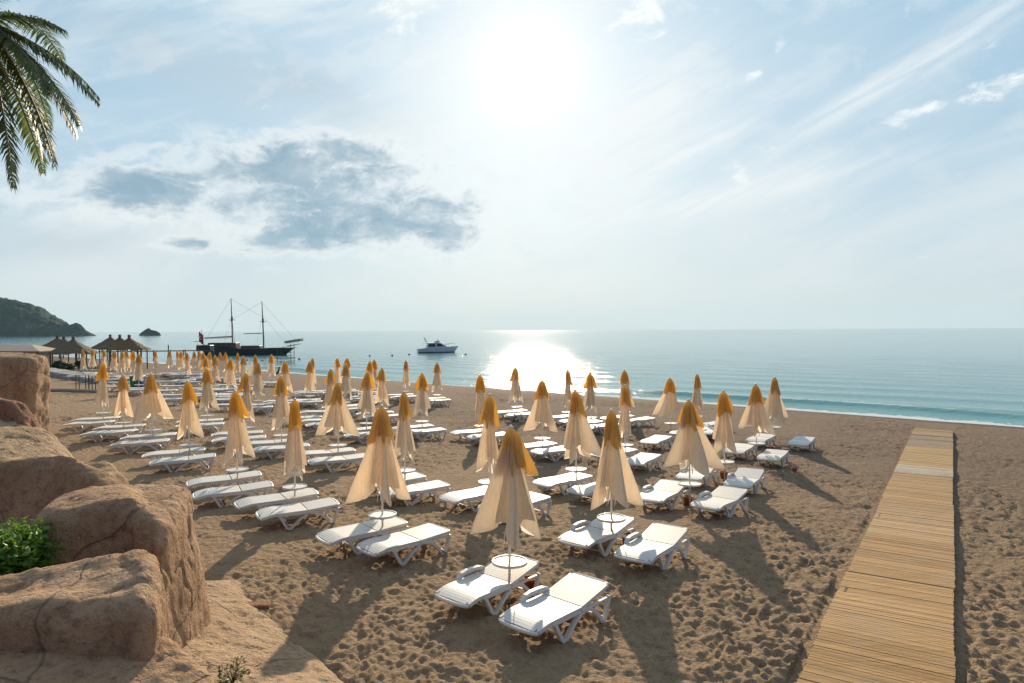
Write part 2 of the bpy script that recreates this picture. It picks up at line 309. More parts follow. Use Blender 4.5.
# ------------------------------------------------------------------ object helpers
def tag(o, label=None, cat=None, group=None, kind=None):
    if label: o['label'] = label
    if cat: o['category'] = cat
    if group: o['group'] = group
    if kind: o['kind'] = kind
    return o
def empty(name, loc=(0, 0, 0), rz=0.0):
    o = bpy.data.objects.new(name, None); C.objects.link(o); o.location = loc; o.rotation_euler = (0, 0, rz)
    o.empty_display_size = 0.2; return o
def mesh_obj(name, verts, faces, mt, parent=None, smooth=False, mats=None, fm=None):
    me = bpy.data.meshes.new(name); me.from_pydata([tuple(v) for v in verts], [], faces)
    for m_ in (mats or [mt]): me.materials.append(m_)
    if fm is not None: me.polygons.foreach_set('material_index', fm)
    if smooth: me.polygons.foreach_set('use_smooth', [True]*len(me.polygons))
    me.update(); o = bpy.data.objects.new(name, me); C.objects.link(o)
    if parent: o.parent = parent
    return o
class MB:
    """collects simple solids for ONE mesh"""
    def __init__(s): s.v = []; s.f = []; s.mi = []; s.cur = 0
    def add(s, vs, fs):
        b = len(s.v); s.v += [tuple(v) for v in vs]; s.f += [tuple(i+b for i in f) for f in fs]; s.mi += [s.cur]*len(fs)
    def box(s, x0, x1, y0, y1, z0, z1, ch=0.0):
        vs = [(x, y, z) for z in (z0, z1) for (x, y) in ((x0, y0), (x1, y0), (x1, y1), (x0, y1))]
        if ch > 0:
            vs = [(x, y, z) for (z, c) in ((z0, ch), (z0+ch, 0), (z1-ch, 0), (z1, ch)) for (x, y) in
                  ((x0+c, y0+c), (x1-c, y0+c), (x1-c, y1-c), (x0+c, y1-c))]
            fs = [(3, 2, 1, 0), (12, 13, 14, 15)]
            for k in range(3):
                for i in range(4): j = (i+1) % 4; fs.append((4*k+i, 4*k+j, 4*k+4+j, 4*k+4+i))
            s.add(vs, fs); return
        s.add(vs, [(3, 2, 1, 0), (4, 5, 6, 7), (0, 1, 5, 4), (1, 2, 6, 5), (2, 3, 7, 6), (3, 0, 4, 7)])
    def tube(s, pts, r, n=8, cap=True):
        pts = [Vector(p) for p in pts]; rs = r if isinstance(r, (list, tuple)) else [r]*len(pts)
        rings = []; up = Vector((0, 0, 1))
        for i, p in enumerate(pts):
            d = (pts[min(i+1, len(pts)-1)]-pts[max(i-1, 0)]).normalized()
            a = d.cross(up)
            if a.length < 0.05: a = d.cross(Vector((1, 0, 0)))
            a.normalize(); b = a.cross(d)
            rings.append([p+(a*math.cos(2*math.pi*k/n)+b*math.sin(2*math.pi*k/n))*rs[i] for k in range(n)])
        vs = [v for q in rings for v in q]; fs = []
        for i in range(len(rings)-1):
            for k in range(n): l = (k+1) % n; fs.append((i*n+k, i*n+l, i*n+n+l, i*n+n+k))
        if cap: fs.append(tuple(range(n-1, -1, -1))); fs.append(tuple((len(rings)-1)*n+k for k in range(n)))
        s.add(vs, fs)
    def lathe(s, prof, n=24, c=(0, 0, 0)):
        vs = []; fs = []
        for (r, z) in prof: vs += [(c[0]+r*math.cos(2*math.pi*k/n), c[1]+r*math.sin(2*math.pi*k/n), c[2]+z) for k in range(n)]
        for i in range(len(prof)-1):
            for k in range(n): l = (k+1) % n; fs.append((i*n+k, i*n+l, i*n+n+l, i*n+n+k))
        if prof[0][0] > 1e-4: fs.append(tuple(range(n-1, -1, -1)))
        if prof[-1][0] > 1e-4: fs.append(tuple((len(prof)-1)*n+k for k in range(n)))
        s.add(vs, fs)
    def band(s, pts, y0, y1, th):
        """a strip in the xz plane following pts, thickness th, spanning y0..y1"""
        P = [Vector((p[0], 0, p[1])) for p in pts]; vs = []
        for i, p in enumerate(P):
            d = (P[min(i+1, len(P)-1)]-P[max(i-1, 0)]).normalized(); nrm = Vector((-d.z, 0, d.x))
            for (yy, sg) in ((y0, 1), (y1, 1), (y1, -1), (y0, -1)): q = p+nrm*th/2*sg; vs.append((q.x, yy, q.z))
        fs = [(0, 1, 2, 3), tuple(len(P)*4-4+k for k in (3, 2, 1, 0))]
        for i in range(len(P)-1):
            for k in range(4): l = (k+1) % 4; fs.append((i*4+k, i*4+4+k, i*4+4+l, i*4+l))
        s.add(vs, fs)
    def quad(s, a, b, c, d): s.add([a, b, c, d], [(0, 1, 2, 3)])
    def build(s, name, mt, parent=None, smooth=False, mats=None):
        return mesh_obj(name, s.v, s.f, mt, parent, smooth, mats, s.mi if mats else None)
def copy_tree(o, parent=None):
    c = o.copy(); C.objects.link(c)
    if parent: c.parent = parent
    for ch in KIDS.get(o.name, []): copy_tree(ch, c)
    return c
KIDS = {}
def register(o):
    KIDS[o.name] = [c for c in bpy.data.objects if c.parent == o]
    for c in KIDS[o.name]: register(c)

# ------------------------------------------------------------------ terrain
VD = (0.542, 0.84); UD = (-0.84, 0.542)
ZV = ([-1e4, 9.0, 10.5, 14, 20, 26, 34, 39.5, 43, 60, 1e4], [0, 0, -0.02, -0.14, -0.29, -0.38, -0.66, -1.05, -1.5, -2.2, -2.6])
def ve_np(x, y):
    u = (x*UD[0]+y*UD[1])/S; v = (x*VD[0]+y*VD[1])/S
    return u, v-0.16*(np.clip(u, -60, 400)-3)
def gz_np(x, y):
    u, ve = ve_np(x, y)
    z = np.interp(ve, *ZV)+0.012*np.clip(u-18, 0, 20)*np.clip((25-ve)/10, 0, 1)
    return z*S
def gz(x, y): return float(gz_np(np.array([x*1.0]), np.array([y*1.0]))[0])
SEA = -1.05*S
rng = np.random.default_rng(7)
# relief of trodden sand, sampled from a 3 cm height raster
X0, X1, Y0, Y1, DX = -46.0, 46.0, 2.0, 62.0, 0.03
nx, ny = int((X1-X0)/DX), int((Y1-Y0)/DX)
fx = np.fft.rfftfreq(nx, DX)[None, :]; fy = np.fft.fftfreq(ny, DX)[:, None]
fr = np.sqrt(fx**2+fy**2)
def bandnoise(lo, hi, p=1.0):
    sp = np.fft.rfft2(rng.standard_normal((ny, nx)).astype(np.float32))
    flt = np.where((fr > lo) & (fr < hi), 1.0/np.maximum(fr, 1e-3)**p, 0)
    a = np.fft.irfft2(sp*flt, s=(ny, nx)); return (a/a.std()).astype(np.float32)
n_mid = bandnoise(1.2, 5.0, 1.3)
relief = 0.017*n_mid+0.015*bandnoise(3.0, 10, 0.7)+0.020*bandnoise(0.12, 0.8, 1.0)
relief -= 0.012*np.clip(np.abs(n_mid)-1.0, 0, 2)
npr = 42000
for k in range(npr):
    cx = rng.integers(16, nx-16); cy = int(16+(ny-32)*rng.random()**1.35)
    a = rng.normal(1.0, 1.0); L_, B_ = rng.uniform(0.06, 0.125), rng.uniform(0.035, 0.055)
    yy, xx = np.mgrid[-9:10, -9:10]*DX
    p = (xx*math.cos(a)+yy*math.sin(a))/L_; q = (-xx*math.sin(a)+yy*math.cos(a))/B_
    r2 = p*p+q*q
    relief[cy-9:cy+10, cx-9:cx+10] += (rng.uniform(0.022, 0.05)*(-np.exp(-r2*1.2)+0.45*np.exp(-(np.sqrt(r2)-1.6)**2*3.0))).astype(np.float32)
WALK_P = np.array([5.50, 8.44]); WALK_W = 1.60      # right edge of the walkway at the picture's foot, width
WN = np.array([0.84, -0.542])
def walk_d(x, y): return (x-WALK_P[0])*WN[0]+(y-WALK_P[1])*WN[1]      # 0 at right edge, -width at left edge
big = bandnoise(0.02, 0.25, 1.0); relief *= (0.78*np.clip(1+0.38*big, 0.35, 1.6)).astype(np.float32)
def relief_np(x, y):
    i = np.clip((x-X0)/DX, 0, nx-2.01); j = np.clip((y-Y0)/DX, 0, ny-2.01)
    i0 = i.astype(int); j0 = j.astype(int); a = i-i0; b = j-j0
    r = relief[j0, i0]*(1-a)*(1-b)+relief[j0, i0+1]*a*(1-b)+relief[j0+1, i0]*(1-a)*b+relief[j0+1, i0+1]*a*b
    inside = np.clip(np.minimum(np.minimum(x-X0, X1-x), np.minimum(y-Y0, Y1-y))/3, 0, 1)
    u, ve = ve_np(x, y); r = r*inside*np.clip((39.0-ve)/2.5, 0.05, 1)*np.clip((62-np.hypot(x, y))/14, 0.3, 1)
    d = walk_d(x, y); r = np.where((d > -WALK_W-0.15) & (d < 0.12), np.minimum(r*0.3, 0.0)-0.01, r)
    return r
def build_ground():
    th_f = np.radians(np.arange(-48, 48.01, 0.125)); th_c1 = np.radians(np.arange(50, 310.1, 2.5))
    th = np.concatenate([th_f, th_c1])                # clockwise from +Y, closes on itself
    r1 = np.exp(np.arange(math.log(3.0), math.log(62), 0.0040)); r0 = np.array([0.4, 1.0, 1.8, 2.5]); r2 = np.exp(np.linspace(math.log(63), math.log(6900), 70))
    r = np.concatenate([r0, r1, r2]); nt, nr = len(th), len(r)
    X = np.outer(r, np.sin(th)); Y = np.outer(r, np.cos(th))
    Z = gz_np(X, Y)+relief_np(X, Y)
    V = np.stack([X, Y, Z], -1).reshape(-1, 3)
    V = np.concatenate([V, [[0, 0, 0]]])
    i, j = np.meshgrid(np.arange(nr-1), np.arange(nt), indexing='ij'); j2 = (j+1) % nt
    Fq = np.stack([i*nt+j, i*nt+j2, (i+1)*nt+j2, (i+1)*nt+j], -1).reshape(-1, 4)[:, ::-1]
    nq = len(Fq); ctr = len(V)-1
    tri = np.stack([np.full(nt, ctr), (np.arange(nt)+1) % nt, np.arange(nt)], -1)
    me = bpy.data.meshes.new('sand'); me.vertices.add(len(V)); me.vertices.foreach_set('co', V.ravel())
    me.loops.add(nq*4+nt*3); me.loops.foreach_set('vertex_index', np.concatenate([Fq.ravel(), tri.ravel()]))
    me.polygons.add(nq+nt); st = np.concatenate([np.arange(nq)*4, nq*4+np.arange(nt)*3]); me.polygons.foreach_set('loop_start', st)
    me.polygons.foreach_set('use_smooth', np.ones(nq+nt, bool)); me.update(calc_edges=True)
    at = me.attributes.new('ve', 'FLOAT', 'POINT'); at.data.foreach_set('value', (ve_np(V[:, 0], V[:, 1])[1]*S).astype(np.float32))
    me.materials.append(M['sand']); o = bpy.data.objects.new('beach_sand', me); C.objects.link(o); tag(o, 'footprinted golden brown beach sand', None, None, 'structure')
build_ground()

def build_sea():
    # grid along the shore (a) and away from it (o)
    a = np.concatenate([-np.exp(np.linspace(math.log(6500), math.log(60), 40)), np.arange(-58, 150, 0.8), np.exp(np.linspace(math.log(151), math.log(6500), 50))])
    off = np.concatenate([np.arange(-1.5, 14, 0.25), np.exp(np.linspace(math.log(14.3), math.log(200), 90)), np.exp(np.linspace(math.log(210), math.log(6500), 50))])
    dl = np.array([UD[0]+0.16*VD[0], UD[1]+0.16*VD[1]]); dl /= np.linalg.norm(dl); nl = np.array([-dl[1], dl[0]])*-1
    if nl @ np.array(VD) < 0: nl = -nl
    P0 = np.array([VD[0]*(39.5-0.48)*S, VD[1]*(39.5-0.48)*S])        # a point of the waterline
    A, O = np.meshgrid(a, off, indexing='ij')
    wob = 0.5*np.sin(A*0.11)+0.35*np.sin(A*0.31+1)+0.25*np.sin(A*0.057+2)
    X = P0[0]+dl[0]*A+nl[0]*(O+wob*np.clip(1-O/20, 0, 1)); Y = P0[1]+dl[1]*A+nl[1]*(O+wob*np.clip(1-O/20, 0, 1))
    near = np.clip(1-O/150, 0, 1)*np.clip(O/3, 0, 1)
    Z = SEA+near*(0.06*np.sin(O*0.9+1.5*np.sin(A*0.07))+0.04*np.sin(O*1.7+A*0.25))
    ph = O-4.2-0.8*np.sin(A*0.05+1)-0.3*np.sin(A*0.21)
    amp = np.clip(np.sin(A*0.085+0.6)*0.6+0.5, 0.0, 1)
    crest = np.exp(-(ph/0.55)**2)*amp
    Z = Z+0.34*np.exp(-(ph/0.9)**2)*amp
    Z = np.where(O < 0.6, SEA-0.02+0.02*O, Z)
    V = np.stack([X, Y, Z], -1).reshape(-1, 3); na, no = A.shape
    i, j = np.meshgrid(np.arange(na-1), np.arange(no-1), indexing='ij')
    Fq = np.stack([i*no+j, i*no+j+1, (i+1)*no+j+1, (i+1)*no+j], -1).reshape(-1, 4)
    me = bpy.data.meshes.new('sea'); me.vertices.add(len(V)); me.vertices.foreach_set('co', V.ravel())
    me.loops.add(len(Fq)*4); me.loops.foreach_set('vertex_index', Fq.ravel()); me.polygons.add(len(Fq)); me.polygons.foreach_set('loop_start', np.arange(len(Fq))*4)
    me.polygons.foreach_set('use_smooth', np.ones(len(Fq), bool)); me.update(calc_edges=True)
    if me.polygons[5000].normal.z < 0: me.flip_normals()
    for nm, arr in (('off', np.maximum(O, 0)), ('crest', crest)):
        at = me.attributes.new(nm, 'FLOAT', 'POINT'); at.data.foreach_set('value', arr.ravel().astype(np.float32))
    me.materials.append(M['water']); o = bpy.data.objects.new('sea', me); C.objects.link(o); tag(o, 'calm hazy turquoise sea', None, None, 'structure')
build_sea()

def hilly(name, cols, label, d0, depth, seed, rows=46, rough=1.0):
    """cols: (azimuth tangent, ridge height above sea); a slope that rises from the water, and falls behind"""
    at_ = [c_[0] for c_ in cols]; hs = [c_[1] for c_ in cols]
    n = 420; vs = []; fs = []
    for i in range(n):
        t_ = at_[0]+(at_[-1]-at_[0])*i/(n-1); h = float(np.interp(t_, at_, hs))
        for j in range(rows):
            q = j/(rows-1); D = d0+depth*q*(0.35+0.65*min(1, h/30)); D += 0
            prof = math.sin(math.pi*min(1, q*1.0))**0.75 if 0 < q < 1 else 0
            p = Vector((t_*D, D, 0)); nz = noise.fractal(p*0.016+Vector((seed, 0, 0)), 1.0, 2.0, 5); n2 = noise.fractal(p*0.12+Vector((0, seed, 0)), 0.8, 2.2, 3)
            z = h*prof*(1+0.10*nz*(1-abs(2*q-1)*0.3))+(n2*2.8*rough)*min(1, h/10)*min(1, prof*3)
            vs.append((t_*D, D+nz*12*min(1, h/20), SEA-0.6+max(z, 0 if prof > 0 else -1)))
    for i in range(n-1):
        for j in range(rows-1): fs.append((i*rows+j, (i+1)*rows+j, (i+1)*rows+j+1, i*rows+j+1))
    o = mesh_obj(name, vs, fs, M['hill'], None, False); tag(o, label, None, None, 'structure'); return o
def tz(px, py, D): return ((px-512)/F, CAM_H-(py-331.5)/F*D-SEA)
ridge = [(-520, 215), (-300, 240), (-160, 262), (-60, 283), (0, 296), (8, 297), (14, 299), (20, 301), (30, 305), (38, 307), (46, 311), (51, 315), (54, 314.5), (58, 318), (64, 322), (70, 325.5), (74, 323.5), (78, 323), (82, 326), (86, 330.5), (90, 332), (93, 333.5), (97, 335.5)]
hilly('headland', [tz(a, b, 960) for a, b in ridge], 'steep scrub covered headland fading in haze', 880, 160, 3.0)
isl = [(138, 336), (140, 333), (144, 330), (148, 328), (151, 330), (156, 331), (159, 332.5), (161.5, 336)]
hilly('islet', [tz(a, b, 915) for a, b in isl], 'small rocky islet off the headland', 900, 30, 9.0, 16, 0.35)

# haze: one closed volume of air round everything
hzm, t = mat('haze_air')
out(t, None, vol=t.n('ShaderNodeVolumePrincipled', {'Color': (0.58, 0.85, 1.0, 1), 'Density': 0.00008, 'Anisotropy': 0.2}).outputs[0])
hb = MB(); hb.box(-7600, 7600, -7600, 7600, -4.6, 190); ho = hb.build('haze', hzm); tag(ho, 'pale sea haze', None, None, 'stuff')

# ------------------------------------------------------------------ rocks
def rock(name, foot, top, mt, label, seed, vox=0.05, amp=0.06, bev=0.22, group='cast rock boulders of the terrace edge', cuts=()):
    """foot, top: matching rings of (x, y, z)"""
    bm = bmesh.new(); n = len(foot)
    a = [bm.verts.new(p) for p in foot]; b = [bm.verts.new(p) for p in top]
    bm.faces.new(a[::-1]); bm.faces.new(b)
    for i in range(n): j = (i+1) % n; bm.faces.new((a[i], a[j], b[j], b[i]))
    bmesh.ops.recalc_face_normals(bm, faces=bm.faces)
    me = bpy.data.meshes.new(name); bm.to_mesh(me); bm.free()
    o = bpy.data.objects.new(name, me); C.objects.link(o)
    m1 = o.modifiers.new('b', 'BEVEL'); m1.width = bev; m1.segments = 4; m1.limit_method = 'ANGLE'; m1.angle_limit = R(15)
    m2 = o.modifiers.new('r', 'REMESH'); m2.mode = 'VOXEL'; m2.voxel_size = vox
    m3 = o.modifiers.new('s', 'SMOOTH'); m3.iterations = 8; m3.factor = 0.6
    dg = bpy.context.evaluated_depsgraph_get(); dg.update()
    me2 = bpy.data.meshes.new_from_object(o.evaluated_get(dg)); o.modifiers.clear(); o.data = me2; bpy.data.meshes.remove(me)
    me2.name = name; o0 = Vector((seed*3.1, seed*1.7, 0))
    co = []
    for v in me2.vertices:
        p = v.co; q = p+o0
        d = amp*1.5*noise.fractal(q*0.9, 1.0, 2.0, 4)+amp*0.45*noise.fractal(Vector((q.x*5, q.y*5, q.z*2.2)), 0.9, 2.1, 4)
        r_ = noise.fractal(Vector((q.x*1.3+4, q.y*1.3, q.z*1.0)), 1.0, 2.0, 3)
        d -= amp*0.9*max(0, 1-abs(r_)*13)                         # weathered seams
        st = noise.noise(Vector((q.x*0.6, q.y*0.6, q.z*3.2))); d += amp*0.5*st*(1-abs(v.normal.z))
        co.append(p+v.normal*d)
    me2.vertices.foreach_set('co', [c_ for v in co for c_ in v])
    me2.materials.clear(); me2.materials.append(mt)
    me2.polygons.foreach_set('use_smooth', [True]*len(me2.polygons)); me2.update()
    return tag(o, label, 'boulder', group)
def up(px, py, D): return ((px-512)/F*D, D, CAM_H-(py-331.6)/F*D)
def ring(pts, z=None): return [(x, y, zz if z is None else z) for x, y, zz in pts]

# upper block whose flat top runs back from the corner, with the tall right flank
top = [(-5.62, 7.85, 2.24), (-4.6, 8.0, 2.33), (-3.95, 7.65, 2.12), (-4.10, 8.3, 2.20), (-4.40, 9.35, 2.30), (-5.45, 9.45, 2.30), (-6.0, 8.8, 2.28)]
rock('boulder', [(-5.85, 7.7, 0.1), (-4.6, 7.8, 0.1), (-3.78, 7.3, 0.1), (-3.86, 8.2, 0.0), (-4.10, 9.35, 0.0), (-5.5, 9.6, 0), (-6.2, 8.9, 0)], top, M['rock'],
     'largest brown boulder with flat lit top and tall sunlit right flank', 1.0, 0.038, 0.035, 0.16)
rock('boulder', [(-6.3, 5.5, 0.2), (-3.02, 5.72, 0.2), (-3.30, 6.7, 0.2), (-3.6, 7.1, 0.2), (-6.4, 7.0, 0.2)],
     [(-5.9, 5.75, 1.92), (-3.14, 5.92, 2.00), (-3.40, 6.55, 2.12), (-3.70, 7.0, 2.24), (-5.9, 6.95, 1.80)], M['rock'],
     'rounded brown boulder with shaded front, lower left corner', 2.0, 0.035, 0.03, 0.16)
rock('boulder', [(-5.4, 3.9, 0.1), (-1.7, 4.3, 0.1), (-2.2, 6.1, 0.1), (-3.3, 6.9, 0.1), (-5.6, 6.2, 0.1)],
     [(-5.0, 4.2, 1.50), (-2.3, 4.7, 1.22), (-2.62, 5.9, 1.45), (-3.2, 6.35, 1.62), (-5.2, 5.8, 1.74)], M['rock'],
     'low slab boulder with seamed top along the bottom left edge', 3.0, 0.035, 0.03, 0.15)
rock('boulder', [(-3.6, 5.0, -0.2), (-0.7, 5.6, -0.2), (-1.5, 8.2, -0.25), (-2.85, 9.6, -0.25), (-4.9, 12.4, -0.2), (-5.9, 11.4, -0.2), (-5.0, 7.0, -0.2)],
     [(-3.2, 5.2, 1.15), (-1.3, 5.8, 0.55), (-1.85, 7.9, 0.22), (-3.05, 9.2, 0.16), (-4.95, 11.6, 0.15), (-5.3, 10.9, 0.32), (-4.3, 7.2, 0.80)], M['rockpale'],
     'pale sloping rock apron at the foot of the boulders, beside the sand', 4.0, 0.04, 0.035, 0.12)
rock('boulder', [(-10.4, 10.6, 0), (-7.2, 10.7, 0), (-6.2, 10.4, 0), (-6.2, 11.6, 0), (-6.8, 12.4, 0), (-10.6, 12.6, 0)],
     [(-8.9, 10.95, 2.26), (-7.3, 11.0, 2.28), (-6.45, 10.7, 1.92), (-6.35, 11.3, 1.98), (-6.9, 11.75, 2.18), (-8.7, 11.75, 2.18)], M['rock'],
     'broad boulder with dark shaded front above the green shrub', 5.0, 0.045, 0.035, 0.14)
rock('boulder', [(-15.0, 15.0, -0.1), (-11.6, 16.0, -0.1), (-12.2, 20.2, -0.1), (-13.9, 22.0, -0.1), (-20.5, 24.0, -0.1), (-20.0, 17.0, -0.1)],
     [(-14.6, 16.4, 1.35), (-12.6, 17.2, 0.70), (-12.9, 19.8, 0.75), (-14.6, 21.3, 1.45), (-18.0, 22.6, 2.0), (-18.0, 17.5, 1.9)], M['rockpale'],
     'pale smooth sloping boulder at the left edge behind the dark one', 6.0, 0.08, 0.06, 0.35)
rock('boulder', [(-23.6, 24.4, -0.1), (-18.0, 25.4, -0.1), (-18.2, 27.0, -0.1), (-23.8, 27.8, -0.1)],
     [(-22.8, 24.8, 3.55), (-17.9, 25.5, 3.42), (-18.1, 26.8, 3.52), (-23.0, 27.4, 3.72)], M['rock'],
     'tall square boulder at left edge standing over the beach huts', 7.0, 0.09, 0.05, 0.25)
rock('boulder', [(-18.2, 21.2, 1.0), (-15.1, 21.4, 1.0), (-15.3, 22.4, 1.0), (-18.2, 22.6, 1.0)],
     [(-17.9, 21.4, 2.45), (-15.9, 21.5, 2.30), (-15.6, 22.0, 2.05), (-17.9, 22.2, 2.65)], M['rockred'],
     'small reddish boulder at left edge below the tall square one', 8.0, 0.06, 0.05, 0.15)

# ------------------------------------------------------------------ walkway of slatted mats
def walkway():
    root = empty('beach_walkway', (0, 0, 0)); tag(root, 'raised slatted wooden walkway running down the sand to the sea', 'walkway')
    cols = [(0.54, 0.32, 0.13), (0.51, 0.30, 0.12), (0.54, 0.325, 0.135), (0.49, 0.295, 0.125), (0.55, 0.35, 0.17), (0.53, 0.325, 0.14), (0.56, 0.48, 0.37), (0.55, 0.36, 0.15), (0.36, 0.27, 0.175), (0.50, 0.355, 0.185)]
    lens = [4.0, 3.6, 2.9, 3.0, 4.3, 4.3, 1.6, 4.8, 4.6, 3.6]
    s = -7.2; rr = random.Random(5)
    for k, (L_, cc) in enumerate(zip(lens, cols)):
        mb = MB(); tints = []; skew = rr.uniform(-0.02, 0.02); lift = 0.0; side = rr.uniform(-0.015, 0.015)
        n = int(L_/0.07); dkn = rr.random() < 0.5
        for i in range(n):
            q0 = s+i*L_/n; q1 = q0+L_/n-rr.uniform(0.005, 0.010)
            e0, e1 = -WALK_W+side+rr.uniform(-0.008, 0.008), side+rr.uniform(-0.008, 0.008)
            sag = rr.uniform(-0.004, 0.004)
            pts = []
            for zz in (0, 0.026):
                for (e, q) in ((e0, q0), (e1, q0), (e1, q1), (e0, q1)):
                    q_ = q+skew*(e+WALK_W/2)
                    x = WALK_P[0]+WN[0]*e+VD[0]*q_; y = WALK_P[1]+WN[1]*e+VD[1]*q_
                    gm = gz(x, y); wv_ = 0.015*math.sin(q_*0.9+k)+0.012*math.sin(q_*2.1)+0.01*math.sin(e*3+q_)
                    pts.append((x, y, gm+0.085+lift+zz+sag+wv_))
            mb.add(pts, [(3, 2, 1, 0), (4, 5, 6, 7), (0, 1, 5, 4), (1, 2, 6, 5), (2, 3, 7, 6), (3, 0, 4, 7)])
            b_ = rr.uniform(0.82, 1.12)*(0.8 if rr.random() < 0.08 else 1); tints += [tuple(c_*b_ for c_ in cc)]*8
        o = mb.build('slat_mat', M['slat'], root)
        ca = o.data.color_attributes.new('tint', 'FLOAT_COLOR', 'POINT')
        ca.data.foreach_set('color', [c_ for tt in tints for c_ in (*tt, 1)])
        s += L_+0.004
    mb = MB()
    for e in (-WALK_W+0.1, -WALK_W/2, -0.1):
        pts = []
        for q in np.arange(-7.2, s, 0.6): x = WALK_P[0]+WN[0]*e+VD[0]*q; y = WALK_P[1]+WN[1]*e+VD[1]*q; pts.append((x, y, gz(x, y)+0.035+0.015*math.sin(q*0.9)))
        mb.tube(pts, 0.04, 6)
    mb.build('bearer', M['bearer'], root)
walkway()

# ------------------------------------------------------------------ parasols
def canopy_mesh(name, rngp, Lc, Lm, spread, top_r, ztop, nseg=144, rings=16, valley=0.42, flare=1.0, power=1.15):
    ribs = []
    for k in range(8):
        corner = k % 2 == 0
        ribs.append((math.pi/4*k+rngp.uniform(-0.13, 0.13), (Lc if corner else Lm)*rngp.uniform(0.92, 1.05), spread*(1.0 if corner else 0.62)*rngp.uniform(0.5, 1.25)))
    vs = []; fs = []
    ph = [rngp.uniform(0, 6.28) for _ in range(4)]; lean = (rngp.gauss(0, 0.035), rngp.gauss(0, 0.035))
    for i in range(rings+1):
        s = i/rings
        for k in range(nseg):
            th = 2*math.pi*k/nseg; kk = th/(math.pi/4); a = int(kk) % 8; b = (a+1) % 8; f = kk-int(kk)
            fm_ = abs(2*f-1); wt = f*f*(3-2*f)
            Lk = ribs[a][1]*(1-wt)+ribs[b][1]*wt; sp = ribs[a][2]*(1-wt)+ribs[b][2]*wt
            val = valley+(1-valley)*fm_**1.4
            val = 1-(1-val)*min(1, s*2.2)
            Lk *= 1-0.07*(1-fm_)
            r = top_r*(1-s)**0.5*min(1, s*9)+sp*s**power*val*flare
            r *= 1+(0.34*(abs(math.sin(th*6+ph[0]+s*0.8))**0.8-0.62)+0.22*(abs(math.sin(th*10+ph[1]))-0.6))*min(1, s*3)
            r = max(r, 0.026) if s > 0.02 else 0.004
            th2 = th+0.10*math.sin(3*th+ph[2])*s+0.06*math.sin(s*5+ph[3])
            z = ztop-Lk*s*math.sqrt(max(0.2, 1-(sp*0.5)**2))
            vs.append((r*math.cos(th2)+lean[0]*s*s, r*math.sin(th2)+lean[1]*s*s, z+0.012*math.sin(th*5+s*9+ph[1])*s))
    for i in range(rings):
        for k in range(nseg): l = (k+1) % nseg; fs.append((i*nseg+k, (i+1)*nseg+k, (i+1)*nseg+l, i*nseg+l))
    me = bpy.data.meshes.new(name); me.from_pydata(vs, [], fs); me.polygons.foreach_set('use_smooth', [True]*len(me.polygons)); me.update()
    return me
PH = 2.75
def make_parasol(style, seed):
    """style: 0 tightly gathered, 1 medium, 2 flaring wide"""
    rp = random.Random(seed)
    root = empty('parasol')
    mb = MB(); mb.tube([(0, 0, -0.15), (0, 0, 1.2), (0, 0, PH-0.06)], 0.021, 10); mb.build('pole', M['pole'], root, True)
    spread = (0.38, 0.52, 0.66)[style]*rp.uniform(0.92, 1.1)
    me = canopy_mesh('canopy', rp, 1.87, 1.54, spread, 0.05, PH-0.05, valley=(0.42, 0.34, 0.34)[style]); me.materials.append(M['cream'])
    c = bpy.data.objects.new('canopy', me); C.objects.link(c); c.parent = root
    a0 = rp.uniform(0, 6.28); c.rotation_euler = (0, 0, a0)
    ys = (0.36, 0.36, 0.40)[style]
    me = canopy_mesh('top_canopy', rp, 0.77, 0.62, ys*rp.uniform(0.72, 0.95), 0.07, PH-0.005, 110, 12, 0.50, 1.0, 0.95); me.materials.append(M['yellow'])
    t_ = bpy.data.objects.new('top_canopy', me); C.objects.link(t_); t_.parent = root; t_.rotation_euler = (0, 0, a0)
    mb = MB(); mb.lathe([(0.001, 0.0), (0.045, 0.0), (0.045, 0.02), (0.02, 0.045), (0.001, 0.05)], 12, (0, 0, PH-0.02)); mb.build('finial', M['pole'], root, True)
    mb = MB()
    for k in range(4):
        a = a0+math.pi/2*k+0.2; mb.tube([(0.02*math.cos(a), 0.02*math.sin(a), 1.35), (0.09*math.cos(a), 0.09*math.sin(a), 1.0), (0.11*math.cos(a), 0.11*math.sin(a), 0.86)], 0.008, 5)
    mb.build('rib', M['pole'], root, True)
    mb = MB(); mb.lathe([(0.022, 0.575), (0.27, 0.575), (0.288, 0.58), (0.288, 0.622), (0.272, 0.622), (0.266, 0.606), (0.022, 0.606)], 36)
    tt = mb.build('table_top', M['plastic'], root, False)
    mb = MB(); mb.lathe([(0.0215, 0.50), (0.04, 0.50), (0.05, 0.5745), (0.0215, 0.5745)], 16); mb.build('collar', M['plastic'], tt, True)
    register(root); return root
